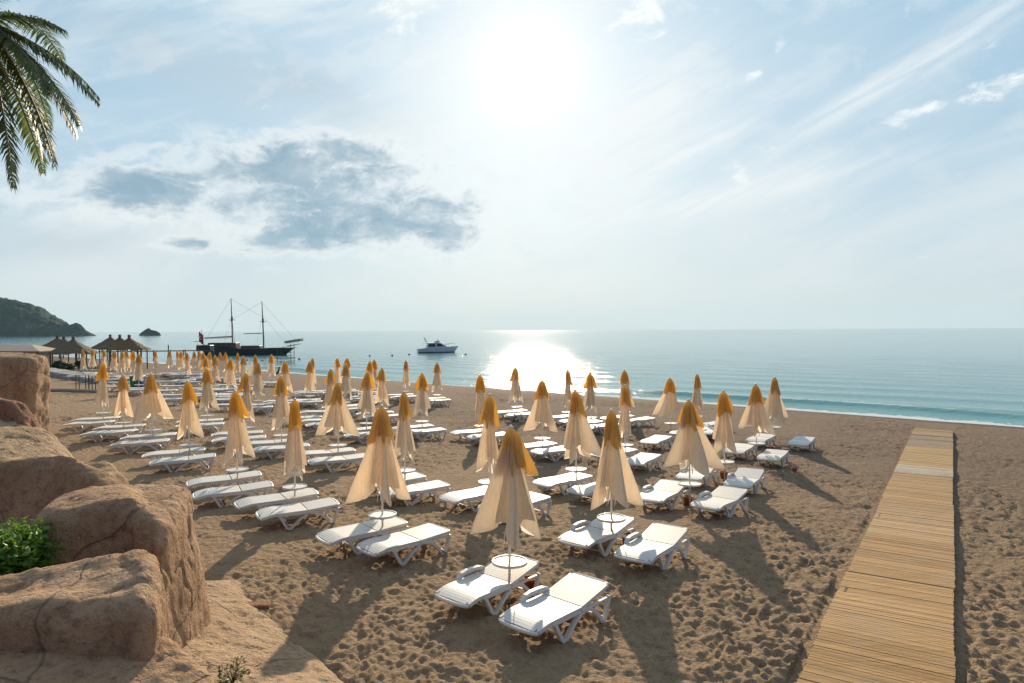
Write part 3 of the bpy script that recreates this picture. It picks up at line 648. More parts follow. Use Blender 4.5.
# (x, y) of the top in survey pixels, pole-foot y where it can be seen, style, short unique description
P = [
 (508, 427, 601, 2, 'the nearest parasol'),
 (611, 410, 549, 2, 'the wide parasol right of the nearest one'),
 (381, 406, 546, 2, 'the parasol left of the nearest one'),
 (293, 399, 512, 0, 'the tightly gathered parasol left of centre'),
 (236, 391, 492, 0, 'the gathered parasol before the leftmost dark boulders'),
 (489, 395, 507, 0, 'the narrow parasol right behind the nearest one'),
 (576, 390, 492, 2, 'the flared parasol behind the wide right one'),
 (542, 380, 455, 2, 'the bell shaped parasol at mid beach'),
 (404, 392, 493, 0, 'the gathered parasol just right of the left front one'),
 (690, 400, 508, 2, 'the flared parasol with the pot, right side'),
 (725, 391, 482, 1, 'the second parasol of the rightmost four'),
 (757, 384, 460, 1, 'the third parasol of the rightmost four'),
 (774, 377, 441, 2, 'the rightmost parasol'),
 (697, 374, 428, 0, 'the narrow parasol nearest the water, right side'),
 (671, 378, 436, 2, 'the flared parasol before the breaking wave'),
 (625, 370, 424, 1, 'the parasol hidden behind a narrow one'),
 (625, 385, 462, 0, 'the narrow parasol directly before another'),
 (591, 373, 430, 1, 'the right one of three parasols before the glitter'),
 (567, 370, 424, 0, 'the middle one of three parasols before the glitter'),
 (517, 367, 418, 0, 'the slim lone parasol under the sun glitter'),
 (481, 375, 440, 1, 'the parasol left of the slim lone one'),
 (436.5, 362.5, 404, 1, 'the parasol below the motor yacht'),
 (421.5, 373, 435, 1, 'the parasol before the yacht, one row nearer'),
 (405.5, 360.5, 400, 0, 'the lone parasol left of the yacht'),
 (382, 368, 420, 0, 'the slim parasol right of the overlapping trio'),
 (374, 359.5, 397, 1, 'the right rear one of the overlapping trio'),
 (369, 361, 402, 1, 'the left rear one of the overlapping trio'),
 (365.5, 371.5, 438, 1, 'the front one of the overlapping trio'),
 (337, 382.5, 463, 2, 'the wide parasol left of mid beach'),
 (347, 358, None, 0, 'the right rear one of the shore side pair'),
 (337, 358, None, 0, 'the left rear one of the shore side pair'),
 (344.5, 364, None, 1, 'the parasol just before the shore side pair'),
 (329, 369, None, 1, 'the parasol lower left of the shore side pair'),
 (312, 358, None, 0, 'the rear one of two right of the ladder platform'),
 (309, 361, None, 1, 'the front one of two right of the ladder platform'),
 (284, 361, None, 1, 'the parasol straight below the ladder platform'),
 (280.5, 376, 452, 1, 'the parasol two rows before the ladder platform'),
 (271, 354.5, None, 1, "the shore parasol below the schooner's foremast"),
 (255, 355, None, 1, 'the shore parasol below the schooner amidships'),
 (258, 362, None, 1, "the parasol below the schooner's bow half"),
 (245, 373, 443, 0, 'the parasol behind the gathered left one'),
 (102, 363, 427, 0, 'the leftmost of the near lines, before the metal stands'),
 (122.5, 375, 436, 0, 'the bright topped parasol before the bins'),
 (152, 373, 446, 2, 'the flared parasol right of the bins'),
 (188, 381, 463, 0, 'the hooded parasol with ragged hem, left'),
 (206.5, 368, 429, 1, 'the flared parasol behind the ragged one'),
 (205.5, 357, None, 0, 'the small parasol right over the flared left one'),
 (230, 358, None, 1, "the parasol before the schooner's stern, nearer one"),
]
FAR = [(238, 353), (225, 352.5), (219.5, 352.5), (215, 355.5), (209.5, 352), (199.6, 351), (194, 351), (187, 352.5), (177, 350.5), (169.5, 350.5), (155, 350.5),
       (138, 353.5), (133, 351), (125.5, 350.5), (121.5, 350.8), (113.7, 350.5), (103, 349.5), (92, 349), (82.5, 349.5), (180.5, 351), (202, 352.2), (244, 356)]
def hor(px): return 331.9-4.9*px/1024
def solve(px, py, by):
    """walk the line of sight over the beach to the spot where the pole stands"""
    D = 20.0
    for _ in range(120):
        x = (px-512)/F*D; z = gz(x, D)
        Dn = F*(CAM_H-z)/(by-hor(px)) if by else F*(CAM_H-z-PH)/(py-hor(px))
        D = 0.6*D+0.4*Dn
    x = (px-512)/F*D; z = gz(x, D)
    H = CAM_H-(py-hor(px))/F*D-z
    return x, D, z, H
ORD = ['first', 'second', 'third', 'fourth', 'fifth', 'sixth', 'seventh', 'eighth', 'ninth', 'tenth', 'eleventh', 'twelfth']
zones = [('before the thatched huts', 0, 142), ('before the pier', 142, 203), ("below the schooner's stern", 203, 260)]
far = []
for nm, a, b in zones:
    zs = sorted([p for p in FAR if a <= p[0] < b])
    for k, p in enumerate(zs): far.append((p[0], p[1], None, k % 2, '%s far parasol from left %s' % (ORD[k], nm)))
ALLP = [(p, False) for p in P]+[(p, True) for p in far]
variants = {}
for st_, seeds in ((0, (11, 12, 13, 14, 15)), (1, (21, 22, 23, 24, 25)), (2, (31, 32, 33, 34, 35))):
    variants[st_] = [make_parasol(st_, s_) for s_ in seeds]
used = set(); rp = random.Random(3); spots = []
PG = 'closed parasols on the beach'
for idx, (p, isfar) in enumerate(ALLP):
    px, py, by, st_, desc = p
    x, y, z, H = solve(px, py, by)
    proto = variants[st_][idx % 5]
    if proto.name in used: o = copy_tree(proto)
    else: o = proto; used.add(proto.name)
    o.location = (x, y, z); o.rotation_euler = (rp.gauss(0, 0.012), rp.gauss(0, 0.012), rp.uniform(0, 6.28) if idx else 0.4)
    hs = max(0.85, min(1.12, H/PH)); o.scale = (1, 1, hs)
    col = {0: 'closed cream parasol with yellow top, tied narrow: ', 1: 'closed cream parasol with yellow top: ', 2: 'closed cream parasol with yellow top, hem flaring: '}[st_]
    tag(o, ('folded cream parasol, '+desc), 'parasol', PG)
    spots.append((x, y, z, desc, isfar, idx))
for st_ in variants:
    for v in variants[st_]:
        if v.name not in used:
            for c in list(KIDS[v.name]):
                for d in KIDS.get(c.name, []): bpy.data.objects.remove(d)
                bpy.data.objects.remove(c)
            bpy.data.objects.remove(v)

# ------------------------------------------------------------------ sun loungers
LL, LW = 1.74, 0.70
def make_lounger(arm):
    """x runs from foot (0) to head (LL); origin at the middle of the base"""
    root = empty('sun_lounger'); x0 = -LL/2; hw = LW/2
    def zs(x): return 0.375-0.075*max(0, (0.34-x)/0.34)**1.6
    tilt = R(13) if arm else R(4); hx = 1.02
    def zb(x): return zs(hx)+(x-hx)*math.tan(tilt)
    # seat: rounded rails and cross slats
    mb = MB()
    for sy in (-1, 1):
        mb.band([(x0+x, zs(x)-0.012) for x in np.linspace(0.07, hx-0.01, 14)], sy*hw-0.022, sy*hw+0.022, 0.062)
    arc = [(x0+0.07-0.07*math.sin(a), hw*math.cos(a)) for a in np.linspace(0, math.pi, 11)]
    mb.tube([(ax, ay, zs(0.03)-0.012) for ax, ay in arc], 0.030, 8)
    n = 17
    for i in range(n):
        a = 0.045+(hx-0.055)*i/n; b = a+(hx-0.055)/n-0.0035; w_ = hw-0.018 if i > 0 else hw-0.045
        mb.band([(x0+a, zs(a)+0.006), (x0+b, zs(b)+0.006)], -w_, w_, 0.022)
    mb.build('seat', M['plastic'], root)
    mb = MB()
    for sy in (-1, 1):
        mb.band([(x0+x, zb(x)-0.010) for x in np.linspace(hx+0.01, LL-0.05, 6)], sy*(hw-0.004)-0.022, sy*(hw-0.004)+0.022, 0.055)
    mb.tube([(x0+LL-0.05, -hw, zb(LL)-0.012), (x0+LL-0.012, -hw+0.06, zb(LL)-0.010), (x0+LL, 0, zb(LL)-0.008), (x0+LL-0.012, hw-0.06, zb(LL)-0.010), (x0+LL-0.05, hw, zb(LL)-0.012)], 0.028, 8)
    n = 13
    for i in range(n):
        a = hx+0.012+(LL-hx-0.05)*i/n; b = a+(LL-hx-0.05)/n-0.0035
        mb.band([(x0+a, zb(a)+0.008), (x0+b, zb(b)+0.008)], -hw+0.018, hw-0.018, 0.022)
    if arm:
        for sy in (-1, 1): mb.band([(x0+1.45, zb(1.45)-0.02), (x0+1.36, 0.22)], sy*(hw-0.12)-0.012, sy*(hw-0.12)+0.012, 0.03)
    mb.build('backrest', M['plastic'], root)
    for sy in (-1, 1):
        yy = sy*(hw+0.010); y0_, y1_ = yy-0.030, yy+0.030
        mb = MB()
        mb.band([(x0+0.40, zs(0.4)-0.035), (x0+0.55, 0.05), (x0+0.585, 0.004), (x0+0.645, 0.004), (x0+0.70, 0.06), (x0+0.86, 0.21), (x0+1.0, 0.29)], y0_, y1_, 0.054)
        mb.build('leg', M['plastic'], root)
        mb = MB()
        mb.band([(x0+1.0, 0.335), (x0+1.16, 0.315), (x0+1.30, 0.25), (x0+1.43, 0.13), (x0+1.50, 0.004), (x0+1.575, 0.004), (x0+1.62, 0.10), (x0+1.70, 0.36)], y0_, y1_, 0.054)
        mb.build('leg', M['plastic'], root)
    mb = MB()
    for sy in (-1, 1): mb.band([(x0+0.36, 0.322), (x0+1.02, 0.322), (x0+1.72, 0.332)], sy*(hw+0.010)-0.018, sy*(hw+0.010)+0.018, 0.036)
    mb.tube([(x0+0.61, -hw, 0.07), (x0+0.61, hw, 0.07)], 0.014, 6); mb.tube([(x0+1.55, -hw, 0.06), (x0+1.55, hw, 0.06)], 0.014, 6)
    mb.build('side_frame', M['plastic'], root)
    if arm:
        yy = hw+0.035; mb = MB()
        mb.band([(x0+0.56, 0.33), (x0+0.585, 0.41), (x0+0.64, 0.46), (x0+0.74, 0.48), (x0+0.90, 0.48), (x0+1.04, 0.47), (x0+1.12, 0.44), (x0+1.15, 0.34)], yy-0.036, yy+0.036, 0.062)
        mb.build('armrest', M['plastic'], root)
    register(root); return root
lA, lB = make_lounger(False), make_lounger(True)
lounger_used = {lA.name: False, lB.name: False}
LG = 'white sun loungers on the sand'
def put_lounger(kind, x, y, a, label, tilt=(0, 0)):
    pr = lB if kind else lA
    if lounger_used[pr.name]: o = copy_tree(pr)
    else: o = pr; lounger_used[pr.name] = True
    dx, dy = math.cos(a)*0.6, math.sin(a)*0.6
    z1, z0 = gz(x+dx, y+dy), gz(x-dx, y-dy)
    o.location = (x, y, (z0+z1)/2-0.004); o.rotation_euler = (0, -math.atan2(z1-z0, 1.2)+tilt[0], a)
    o.scale = (1.07 if x < -5.5 else 1, 1, 0.94); tag(o, label, 'sun lounger', LG); return o
def end(px, py, hgt):
    D = 20
    for _ in range(60): x = (px-512)/F*D; D = 0.6*D+0.4*F*(CAM_H-gz(x, D)-hgt)/(py-hor(px))
    return (px-512)/F*D, D
# middle of the foot end and of the head end of loungers that do not follow the common pairing
EXPL = {0: [None, (517, 625, 588, 583)], 1: [(573, 542, 618, 519), (633, 557, 669, 530)], 2: [None, (366, 549, 436, 528)], 9: [(647, 500, 675, 483), (703, 507, 735, 490)], 10: [(689, 478, 704, 465), (737, 486, 752, 470)],
        11: [(731, 453, 747, 443), (766, 461, 780, 448)], 12: [(752, 442, 770, 433), (797, 445, 807, 436)], 13: [(700, 434, 716, 426), None],
        14: [(643, 444, 668, 434), None], 16: [None, (634, 464, 649, 453)]}
rl = random.Random(9)
for (x, y, z, desc, isfar, idx) in spots:
    u = (x*UD[0]+y*UD[1])/S
    a = R(float(np.interp(u, [3, 5, 8, 13, 21, 30, 60], [53, 48, 37, 28, 16, 14, 14]))+rl.gauss(0, 1.5))
    d = (math.cos(a), math.sin(a)); n_ = (math.sin(a), -math.cos(a))
    kind = idx in (0, 1, 9, 10)
    for k, (side, off) in enumerate((('far', -0.19), ('near', 1.10))):
        e = -0.33+rl.gauss(0, 0.05)+(0.12 if k else 0); oo = off+rl.gauss(0, 0.03)+(0.14 if k and u > 12 else 0)-(0.05 if not k and u > 12 else 0); aa = a+R(rl.gauss(0, 1.0))
        xx = x+d[0]*e+n_[0]*oo; yy = y+d[1]*e+n_[1]*oo
        ex = EXPL.get(idx, [None, None])[k]
        if ex:
            f_ = end(ex[0], ex[1], 0.33); h_ = end(ex[2], ex[3], 0.46 if kind else 0.41); xx = (f_[0]+h_[0])/2; yy = (f_[1]+h_[1])/2
            aa = max(R(32), min(R(58), math.atan2(h_[1]-f_[1], h_[0]-f_[0])))
        put_lounger(kind, xx, yy, aa, 'white lounger, %s side of %s' % ('seaward' if side == 'far' else 'walkway', desc))
# lounger rows in the left distance that have no parasol of their own
rows = [('in the spare row between bins and flared parasol', [(163, 381), (170, 385.5), (161, 390), (171, 394.5), (163, 399)]),
        ('in the spare row right of the small left parasol', [(226, 384.5), (219, 389), (228, 393.5), (222, 399), (232, 404)]),
        ('in the short stack line left of the bins', [(113, 378.5), (117, 382), (113, 386)]),
        ('in the line beyond the hooded parasol', [(196, 388), (200, 377), (190, 381.5)]),
        ('in the loose row under the pair of slim parasols', [(345, 405), (300, 400), (318, 411), (300, 417)])]
for desc, pts in rows:
    for k, (px, py) in enumerate(sorted(pts, key=lambda q: q[1])):
        x, y = end(px, py, 0.37); put_lounger(0, x, y, R(17+rl.gauss(0, 2)), 'white lounger, %s from the back, %s' % (ORD[k], desc))

# ------------------------------------------------------------------ small things by the parasols
def pot(x, y, label, s=1.0):
    mb = MB(); mb.lathe([(0.001, 0), (0.085*s, 0), (0.115*s, 0.19*s), (0.125*s, 0.19*s), (0.128*s, 0.225*s), (0.108*s, 0.225*s), (0.10*s, 0.17*s), (0.001, 0.16*s)], 24, (0, 0, 0))
    o = mb.build('terracotta_pot', M['terracotta'], None, True); o.location = (x, y, gz(x, y)-0.01); tag(o, label, 'pot', 'red clay pots by the parasol poles')
def onsand(px, by):
    D = 20
    for _ in range(60): x = (px-512)/F*D; D = 0.6*D+0.4*F*(CAM_H-gz(x, D))/(by-hor(px))
    return (px-512)/F*D, D
for px, by, lb in ((529, 592, 'red clay pot by the pole of the nearest parasol'), (627, 545, 'red clay pot by the pole of the wide right parasol'),
                   (688, 505, 'red clay pot under the flared parasol on the right side'), (724, 479, 'red clay pot by the second of the rightmost four parasols'),
                   (795, 473, 'lone red clay pot on open sand right of all loungers'), (251, 438, 'rusty red pot between the left loungers'),
                   (771, 452, 'red clay pot between the two rightmost loungers')):
    x, y = onsand(px, by); pot(x, y, lb, 1.0 if px != 795 else 0.75)
mb = MB(); mb.box(-0.21, 0.21, -0.09, 0.09, 0, 0.10, 0.012); o = mb.build('clay_block', M['rockred'], None); x, y = onsand(253, 611); o.location = (x, y, gz(x, y)-0.01); o.rotation_euler = (0, 0.05, 0.15)
tag(o, 'weathered brown block lying on sand beside the pale rock apron', 'block')

# ------------------------------------------------------------------ plants
def leaves(mb, rp, c, rad, n, size, up_=0.6):
    for _ in range(n):
        d = Vector((rp.gauss(0, 1), rp.gauss(0, 1), rp.gauss(0, 1))).normalized()*rp.random()**0.4
        p = Vector(c)+Vector((d.x*rad[0], d.y*rad[1], d.z*rad[2]))
        a = Vector((rp.gauss(0, 1), rp.gauss(0, 1), rp.gauss(0, 0.5)+0.2)).normalized(); b = a.cross(Vector((rp.gauss(0, .5), rp.gauss(0, .5), 1))).normalized()
        s = size*rp.uniform(0.6, 1.3); tip = p+a*s; m_ = p+a*s*0.5
        nb = a.cross(b)*0.12*s
        mb.add([p, m_+b*s*0.36+nb, tip, m_-b*s*0.36+nb], [(0, 1, 2), (0, 2, 3)])
def bush(name, loc, rads, n, size, mt, label, cat='shrub', seed=1, group=None):
    rp = random.Random(seed); root = empty(name, loc); tag(root, label, cat, group)
    mb = MB()
    for k in range(7):
        a = rp.uniform(0, 6.28); q = (math.cos(a)*rads[0]*0.5*rp.random(), math.sin(a)*rads[1]*0.5*rp.random(), rads[2]*rp.uniform(0.9, 1.5))
        mb.tube([(0, 0, 0), (q[0]*0.4, q[1]*0.4, q[2]*0.55), q], [0.02, 0.013, 0.006], 5)
    mb.build('stem', M['trunk'], root)
    mb = MB()
    for k in range(max(6, n//110)):
        c = (rp.uniform(-1, 1)*rads[0]*0.7, rp.uniform(-1, 1)*rads[1]*0.7, rads[2]*rp.uniform(0.45, 1.45))
        leaves(mb, rp, c, (rads[0]*0.36, rads[1]*0.36, rads[2]*0.36), n//max(6, n//110), size)
    mb.build('foliage', mt, root); return root
bush('shrub', (-5.74, 7.50, 1.05), (0.66, 0.42, 0.70), 6000, 0.085, M['bush'], 'bright green leafy shrub between the boulders at left edge', seed=4)
mb = MB(); rp = random.Random(8)
for k in range(16):
    a = rp.uniform(0, 6.28); l_ = rp.uniform(0.10, 0.28)
    tip = Vector((math.cos(a)*l_*0.7, math.sin(a)*l_*0.7, l_*0.6)); mb.tube([(0, 0, 0), tip*0.5+Vector((0, 0, 0.04)), tip], [0.004, 0.003, 0.0015], 4)
    leaves(mb, rp, tip, (0.05, 0.05, 0.04), 14, 0.035)
o = mb.build('weed', M['weed'], None)
WEED = o; tag(o, 'small green weed growing from a crack in the pale rock', 'weed')
# drop the weed on the rock surface under its spot
bpy.context.view_layer.update()
def drop(x, y, z0=5.0):
    hit, loc, nr, ix, ob, mx = scn.ray_cast(bpy.context.evaluated_depsgraph_get(), Vector((x, y, z0)), Vector((0, 0, -1)))
    return loc.z if hit else 0.0
ho.hide_viewport = True
bpy.context.view_layer.update()
wx, wy = -3.05, 7.35
WEED.location = (wx, wy, drop(wx, wy)-0.01)
ho.hide_viewport = False

def palm():
    bx, by_ = -9.38, 12.0; zc = 9.82
    root = empty('palm_tree', (bx, by_, 0)); tag(root, 'date palm with drooping fronds at the upper left edge', 'palm tree')
    mb = MB(); rp = random.Random(2)
    tx = lambda z: 0.10-0.75*(1-max(0, z)/zc)**1.2
    mb.tube([(tx(z), 0, z) for z in np.linspace(-0.3, zc-0.1, 30)], [0.24-0.05*k/29+0.012*(k % 2)+0.20*max(0, (k-25)/4) for k in range(30)], 14)
    z = 1.0; k = 0
    while z < zc-0.1:                                        # old leaf bases round the stem
        a = k*2.4; cx = tx(z); l_ = 0.09+0.16*max(0, (z-8.6)/2)
        rr = 0.19; p = Vector((cx+math.cos(a)*rr, math.sin(a)*rr, z)); q = p+Vector((math.cos(a)*l_, math.sin(a)*l_, l_*0.9))
        mb.tube([p, q], [0.06, 0.028], 5); z += 0.045; k += 1
    mb.build('trunk', M['trunk'], root)
    def frond(L_, e0, droop, seed):
        r2 = random.Random(seed); n = 26; pts = []; p = Vector((0.1, 0, 0)); e = e0
        for i in range(n+1):
            pts.append(p.copy()); p = p+Vector((math.cos(e), 0, math.sin(e)))*L_/n; e -= droop/n*(0.5+i/n)
        mb = MB(); mb.cur = 0; mb.tube(pts, [0.028*(1-0.85*i/n)+0.002 for i in range(n+1)], 5); mb.cur = 1
        for i in range(3, n*3):
            f = i/(n*3); k_ = min(n-1, int(f*n)); base = pts[k_].lerp(pts[k_+1], f*n-k_); d = (pts[k_+1]-pts[k_]).normalized()
            ll = 0.44*math.sin(math.pi*min(1, 0.12+f*0.86))**0.7*r2.uniform(0.8, 1.1)
            for sy in (-1, 1):
                upv = Vector((0, sy, 0)).cross(d)*-sy
                dirl = (d*r2.uniform(0.35, 0.62)+Vector((0, sy*r2.uniform(0.55, 0.8), 0))+Vector((0, 0, -0.12-0.45*r2.random()))+upv*0.1).normalized()
                wd = d.cross(dirl).normalized().cross(dirl).normalized()*0.014
                m_ = base+dirl*ll*0.5+Vector((0, 0, 0.02)); tip = base+dirl*ll+Vector((0, 0, -0.09*r2.random()))
                mb.add([base-wd, base+wd, m_+wd*1.2, m_-wd*1.2, tip], [(0, 1, 2, 3), (3, 2, 4)])
        return mb.build('frond', None, root, False, [M['rachis'], M['frond']])
    spec = [(1.6, 6, 42, -6), (2.4, -24, 34, 6), (2.7, -34, 33, -8), (2.45, -42, 32, 12), (2.9, -54, 26, -4), (2.1, -30, 40, -16), (2.5, -62, 24, 24), (3.0, -76, 10, -8), (2.2, -20, 38, 14)]
    for k, (L_, e0, dr, azd) in enumerate(spec):
        o = frond(L_, R(e0), R(dr), 40+k); o.location = (0.1, 0, zc+0.0); o.rotation_euler = (0, 0, R(azd))
    protos = [frond(3.2, R(e), R(dr), 60+e) for e, dr in ((60, 60), (35, 75), (5, 70), (-25, 45))]
    k = 0
    for e_i, pr in enumerate(protos):
        cnt = (6, 9, 9, 7)[e_i]
        for j in range(cnt):
            a = 96+168.0*j/(cnt-1)+e_i*2
            o = pr if j == 0 else pr.copy()
            if j: C.objects.link(o); o.parent = root
            o.location = (0.02, 0, zc+0.05+0.12*(1.5-e_i)*0.5); o.rotation_euler = (R(rp.uniform(-6, 6)), 0, R(a))
palm()

# ------------------------------------------------------------------ huts, wall, bins at the far left of the beach
def at(px, D): x = (px-512)/F*D; return x, D, gz(x, D)
HG = 'thatched huts at the far left of the beach'
def hut(px, D, apex_z, hw_, label, seed, rz=0.3):
    x, y, z = at(px, D); rp = random.Random(seed); root = empty('thatched_hut', (x, y, z), rz); tag(root, label, 'hut', HG)
    h = apex_z-z; he = h-hw_*0.72
    mb = MB(); n = 32; rings = 9; vs = []; fs = []
    for i in range(rings+1):
        s = i/rings; r = 0.12+(hw_*1.12-0.12)*s; zz = h-0.1-(h-0.1-he)*s**0.92
        for k in range(n):
            a = 2*math.pi*k/n+math.pi/4; sq = 1/max(abs(math.cos(a)), abs(math.sin(a))); rr = r*(0.6+0.4*sq)*(1+rp.gauss(0, 0.02)*s)
            vs.append((rr*math.cos(a), rr*math.sin(a), zz+rp.gauss(0, 0.025)-(rp.uniform(0, 0.16) if i == rings else 0)))
    for i in range(rings):
        for k in range(n): l = (k+1) % n; fs.append((i*n+k, (i+1)*n+k, (i+1)*n+l, i*n+l))
    b = len(vs)
    for k in range(n): vs.append((vs[rings*n+k][0]*0.93, vs[rings*n+k][1]*0.93, vs[rings*n+k][2]+0.08))
    vs.append((0, 0, h-0.35)); ap = len(vs)-1
    for k in range(n): l = (k+1) % n; fs.append((rings*n+k, b+k, b+l, rings*n+l)); fs.append((b+k, ap, b+l))
    rf = mesh_obj('roof', vs, fs, M['thatch'], root)
    mb = MB(); mb.lathe([(0.14, -0.12), (0.20, 0.0), (0.15, 0.10), (0.22, 0.28), (0.12, 0.42), (0.001, 0.44)], 10, (0, 0, h-0.1)); mb.build('thatch_knot', M['thatch'], rf)
    q = hw_*0.78
    for sx_ in (-1, 1):
        for sy_ in (-1, 1):
            mb = MB(); mb.tube([(sx_*q, sy_*q, -0.3), (sx_*q, sy_*q, he+0.25)], 0.075, 8); mb.build('post', M['timber'], root)
    mb = MB()
    for sy_ in (-1, 1):
        mb.tube([(-q-0.2, sy_*q, he+0.1), (q+0.2, sy_*q, he+0.1)], 0.06, 6); mb.tube([(sy_*q, -q-0.2, he+0.18), (sy_*q, q+0.2, he+0.18)], 0.06, 6)
    mb.build('beam', M['timber'], root); return root
hut(57, 100, 3.55, 2.5, 'leftmost thatched hut, rearmost of the left three', 1)
hut(63.5, 94, 3.5, 2.5, 'middle thatched hut of the left three', 2)
hut(73, 86, 3.48, 2.5, 'broad thatched hut, nearest of the left three', 3)
hut(110, 102, 3.6, 2.4, 'thatched hut, leftmost of the right three', 4)
hut(119.6, 96, 3.6, 2.3, 'thatched hut, middle of the right three', 5)
hut(129, 88, 3.62, 2.2, 'dark thatched hut nearest the pier', 6)
# pale low building beyond the tall boulder
x, y, z = at(27, 88); root = empty('beach_bar', (x, y, z), 0.12); tag(root, 'low pale beach bar with shallow tan roof, far left', 'building')
mb = MB(); mb.box(-3.2, 1.9, -2.0, 2.0, -0.3, 2.05, 0.02); wl = mb.build('wall', M['plaster'], root)
mb = MB(); mb.box(-2.6, -1.2, -2.03, -2.002, 0.9, 1.8); mb.box(-0.6, 0.9, -2.03, -2.002, 0.9, 1.8); mb.build('window', M['glass'], root)
vs = [(-4.2, -3.0, 2.25), (3.0, -3.0, 2.15), (3.0, 2.8, 2.15), (-4.2, 2.8, 2.25), (-2.6, -0.2, 2.95), (0.6, -0.2, 2.9), (0.6, 0.4, 2.9), (-2.6, 0.4, 2.95),
      (-4.2, -3.0, 2.06), (3.0, -3.0, 2.06), (3.0, 2.8, 2.06), (-4.2, 2.8, 2.06)]
mesh_obj('roof', vs, [(0, 1, 5, 4), (1, 2, 6, 5), (2, 3, 7, 6), (3, 0, 4, 7), (4, 5, 6, 7), (8, 9, 1, 0), (9, 10, 2, 1), (10, 11, 3, 2), (11, 8, 0, 3), (11, 10, 9, 8)], M['roofing'], root)
for sx_ in (2.6, -4.0):
    mb = MB(); mb.tube([(sx_, -2.7, -0.3), (sx_, -2.7, 2.06)], 0.07, 8); mb.build('post', M['timber'], root)
# retaining wall of the raised promenade and the bank before it
a1 = at(34, 70); b1 = at(104, 57)
def wallseg():
    mb = MB(); n = 40; rp = random.Random(6)
    A = Vector((a1[0], a1[1], 0)); B = Vector((b1[0], b1[1], 0)); d = (B-A).normalized(); nn = Vector((-d.y, d.x, 0))
    if nn.y < 0: nn = -nn
    Ln = (B-A).length; rows = []
    for i in range(n+1):
        p = A+d*Ln*i/n; zt = 0.62-0.30*i/n+rp.gauss(0, 0.02); j = rp.gauss(0, 0.05)
        rows.append([(p.x-nn.x*(0.5+j), p.y-nn.y*(0.5+j), -0.6), (p.x-nn.x*(0.32+j), p.y-nn.y*(0.32+j), zt-0.08), (p.x-nn.x*0.2, p.y-nn.y*0.2, zt), (p.x+nn.x*1.6, p.y+nn.y*1.6, zt), (p.x+nn.x*1.7, p.y+nn.y*1.7, -0.6)])
    vs = [q for r_ in rows for q in r_]; fs = []
    for i in range(n):
        for k in range(4): fs.append((i*5+k, (i+1)*5+k, (i+1)*5+k+1, i*5+k+1))
    fs += [(0, 1, 2, 3, 4), tuple(n*5+k for k in (4, 3, 2, 1, 0))]
    o = mesh_obj('retaining_wall', vs, fs, M['concrete'], None); tag(o, 'low grey stone retaining wall behind the metal stands', 'wall')
wallseg()
xa, ya, za = at(36, 47.5); xb, yb, zb_ = at(97, 47.0)
mb = MB(); mb.tube([(xa, ya, za+0.10), ((xa+xb)/2, (ya+yb)/2, (za+zb_)/2+0.12), (xb, yb, zb_+0.10)], 0.11, 8); o = mb.build('timber_beam', M['sail'], None); tag(o, 'long pale timber beam lying on the sand, far left', 'beam')
def stand(px, D, w_, h_, label):
    x, y, z = at(px, D); root = empty('metal_stand', (x, y, z), 0.15); tag(root, label, 'stand', 'dark metal stands on the sand')
    for sx_ in (-1, 1):
        for sy_ in (-1, 1):
            mb = MB(); mb.tube([(sx_*w_/2, sy_*0.25, -0.05), (sx_*w_/2, sy_*0.22, h_)], 0.028, 6); mb.build('leg', M['steel'], root)
    mb = MB(); mb.box(-w_/2-0.05, w_/2+0.05, -0.28, 0.28, h_, h_+0.04); mb.build('shelf', M['concrete'], root)
    mb = MB()
    for zz in (0.15, h_*0.55): mb.tube([(-w_/2, -0.24, zz), (w_/2, -0.24, zz)], 0.018, 5)
    mb.build('rail', M['steel'], root)
stand(81.5, 48, 0.62, 1.15, 'dark metal stand, left of the two at the bank')
stand(93.0, 48, 0.42, 1.10, 'narrow dark metal stand, right of the two at the bank')
def bin_(px, D, mt, label):
    x, y, z = at(px, D); root = empty('litter_bin', (x, y, z), 0.1); tag(root, label, 'bin', 'litter bins')
    vs = [(-0.19, -0.2, 0.06), (0.19, -0.2, 0.06), (0.19, 0.2, 0.06), (-0.19, 0.2, 0.06), (-0.23, -0.25, 0.95), (0.23, -0.25, 0.95), (0.23, 0.25, 0.95), (-0.23, 0.25, 0.95)]
    mesh_obj('bin_body', vs, [(3, 2, 1, 0), (4, 5, 6, 7), (0, 1, 5, 4), (1, 2, 6, 5), (2, 3, 7, 6), (3, 0, 4, 7)], mt, root)
    mb = MB(); mb.box(-0.25, 0.25, -0.28, 0.28, 0.953, 1.01, 0.02); mb.build('lid', mt, root)
    for sx_ in (-1, 1):
        mb = MB(); mb.tube([(sx_*0.17-0.025, 0.18, 0.09), (sx_*0.17+0.025, 0.18, 0.09)], 0.09, 12); mb.build('wheel', M['steel'], root)
bin_(133.5, 51, M['green'], 'green litter bin beside the blue one'); bin_(139.8, 51.4, M['blue'], 'blue litter bin beside the green one')
for k, (px, D, r_, lb) in enumerate(((59, 82, 0.9, 'dark bush left of the nearer hut post'), (69, 80, 1.0, 'dark bush beneath the broad thatched hut'), (78, 83, 0.8, 'dark bush at the right side of the broad hut'))):
    x, y, z = at(px, D); bush('bush', (x, y, z), (r_, 0.8, 0.65), 700, 0.26, M['darkbush'], lb, 'bush', 20+k, 'bushes by the huts')

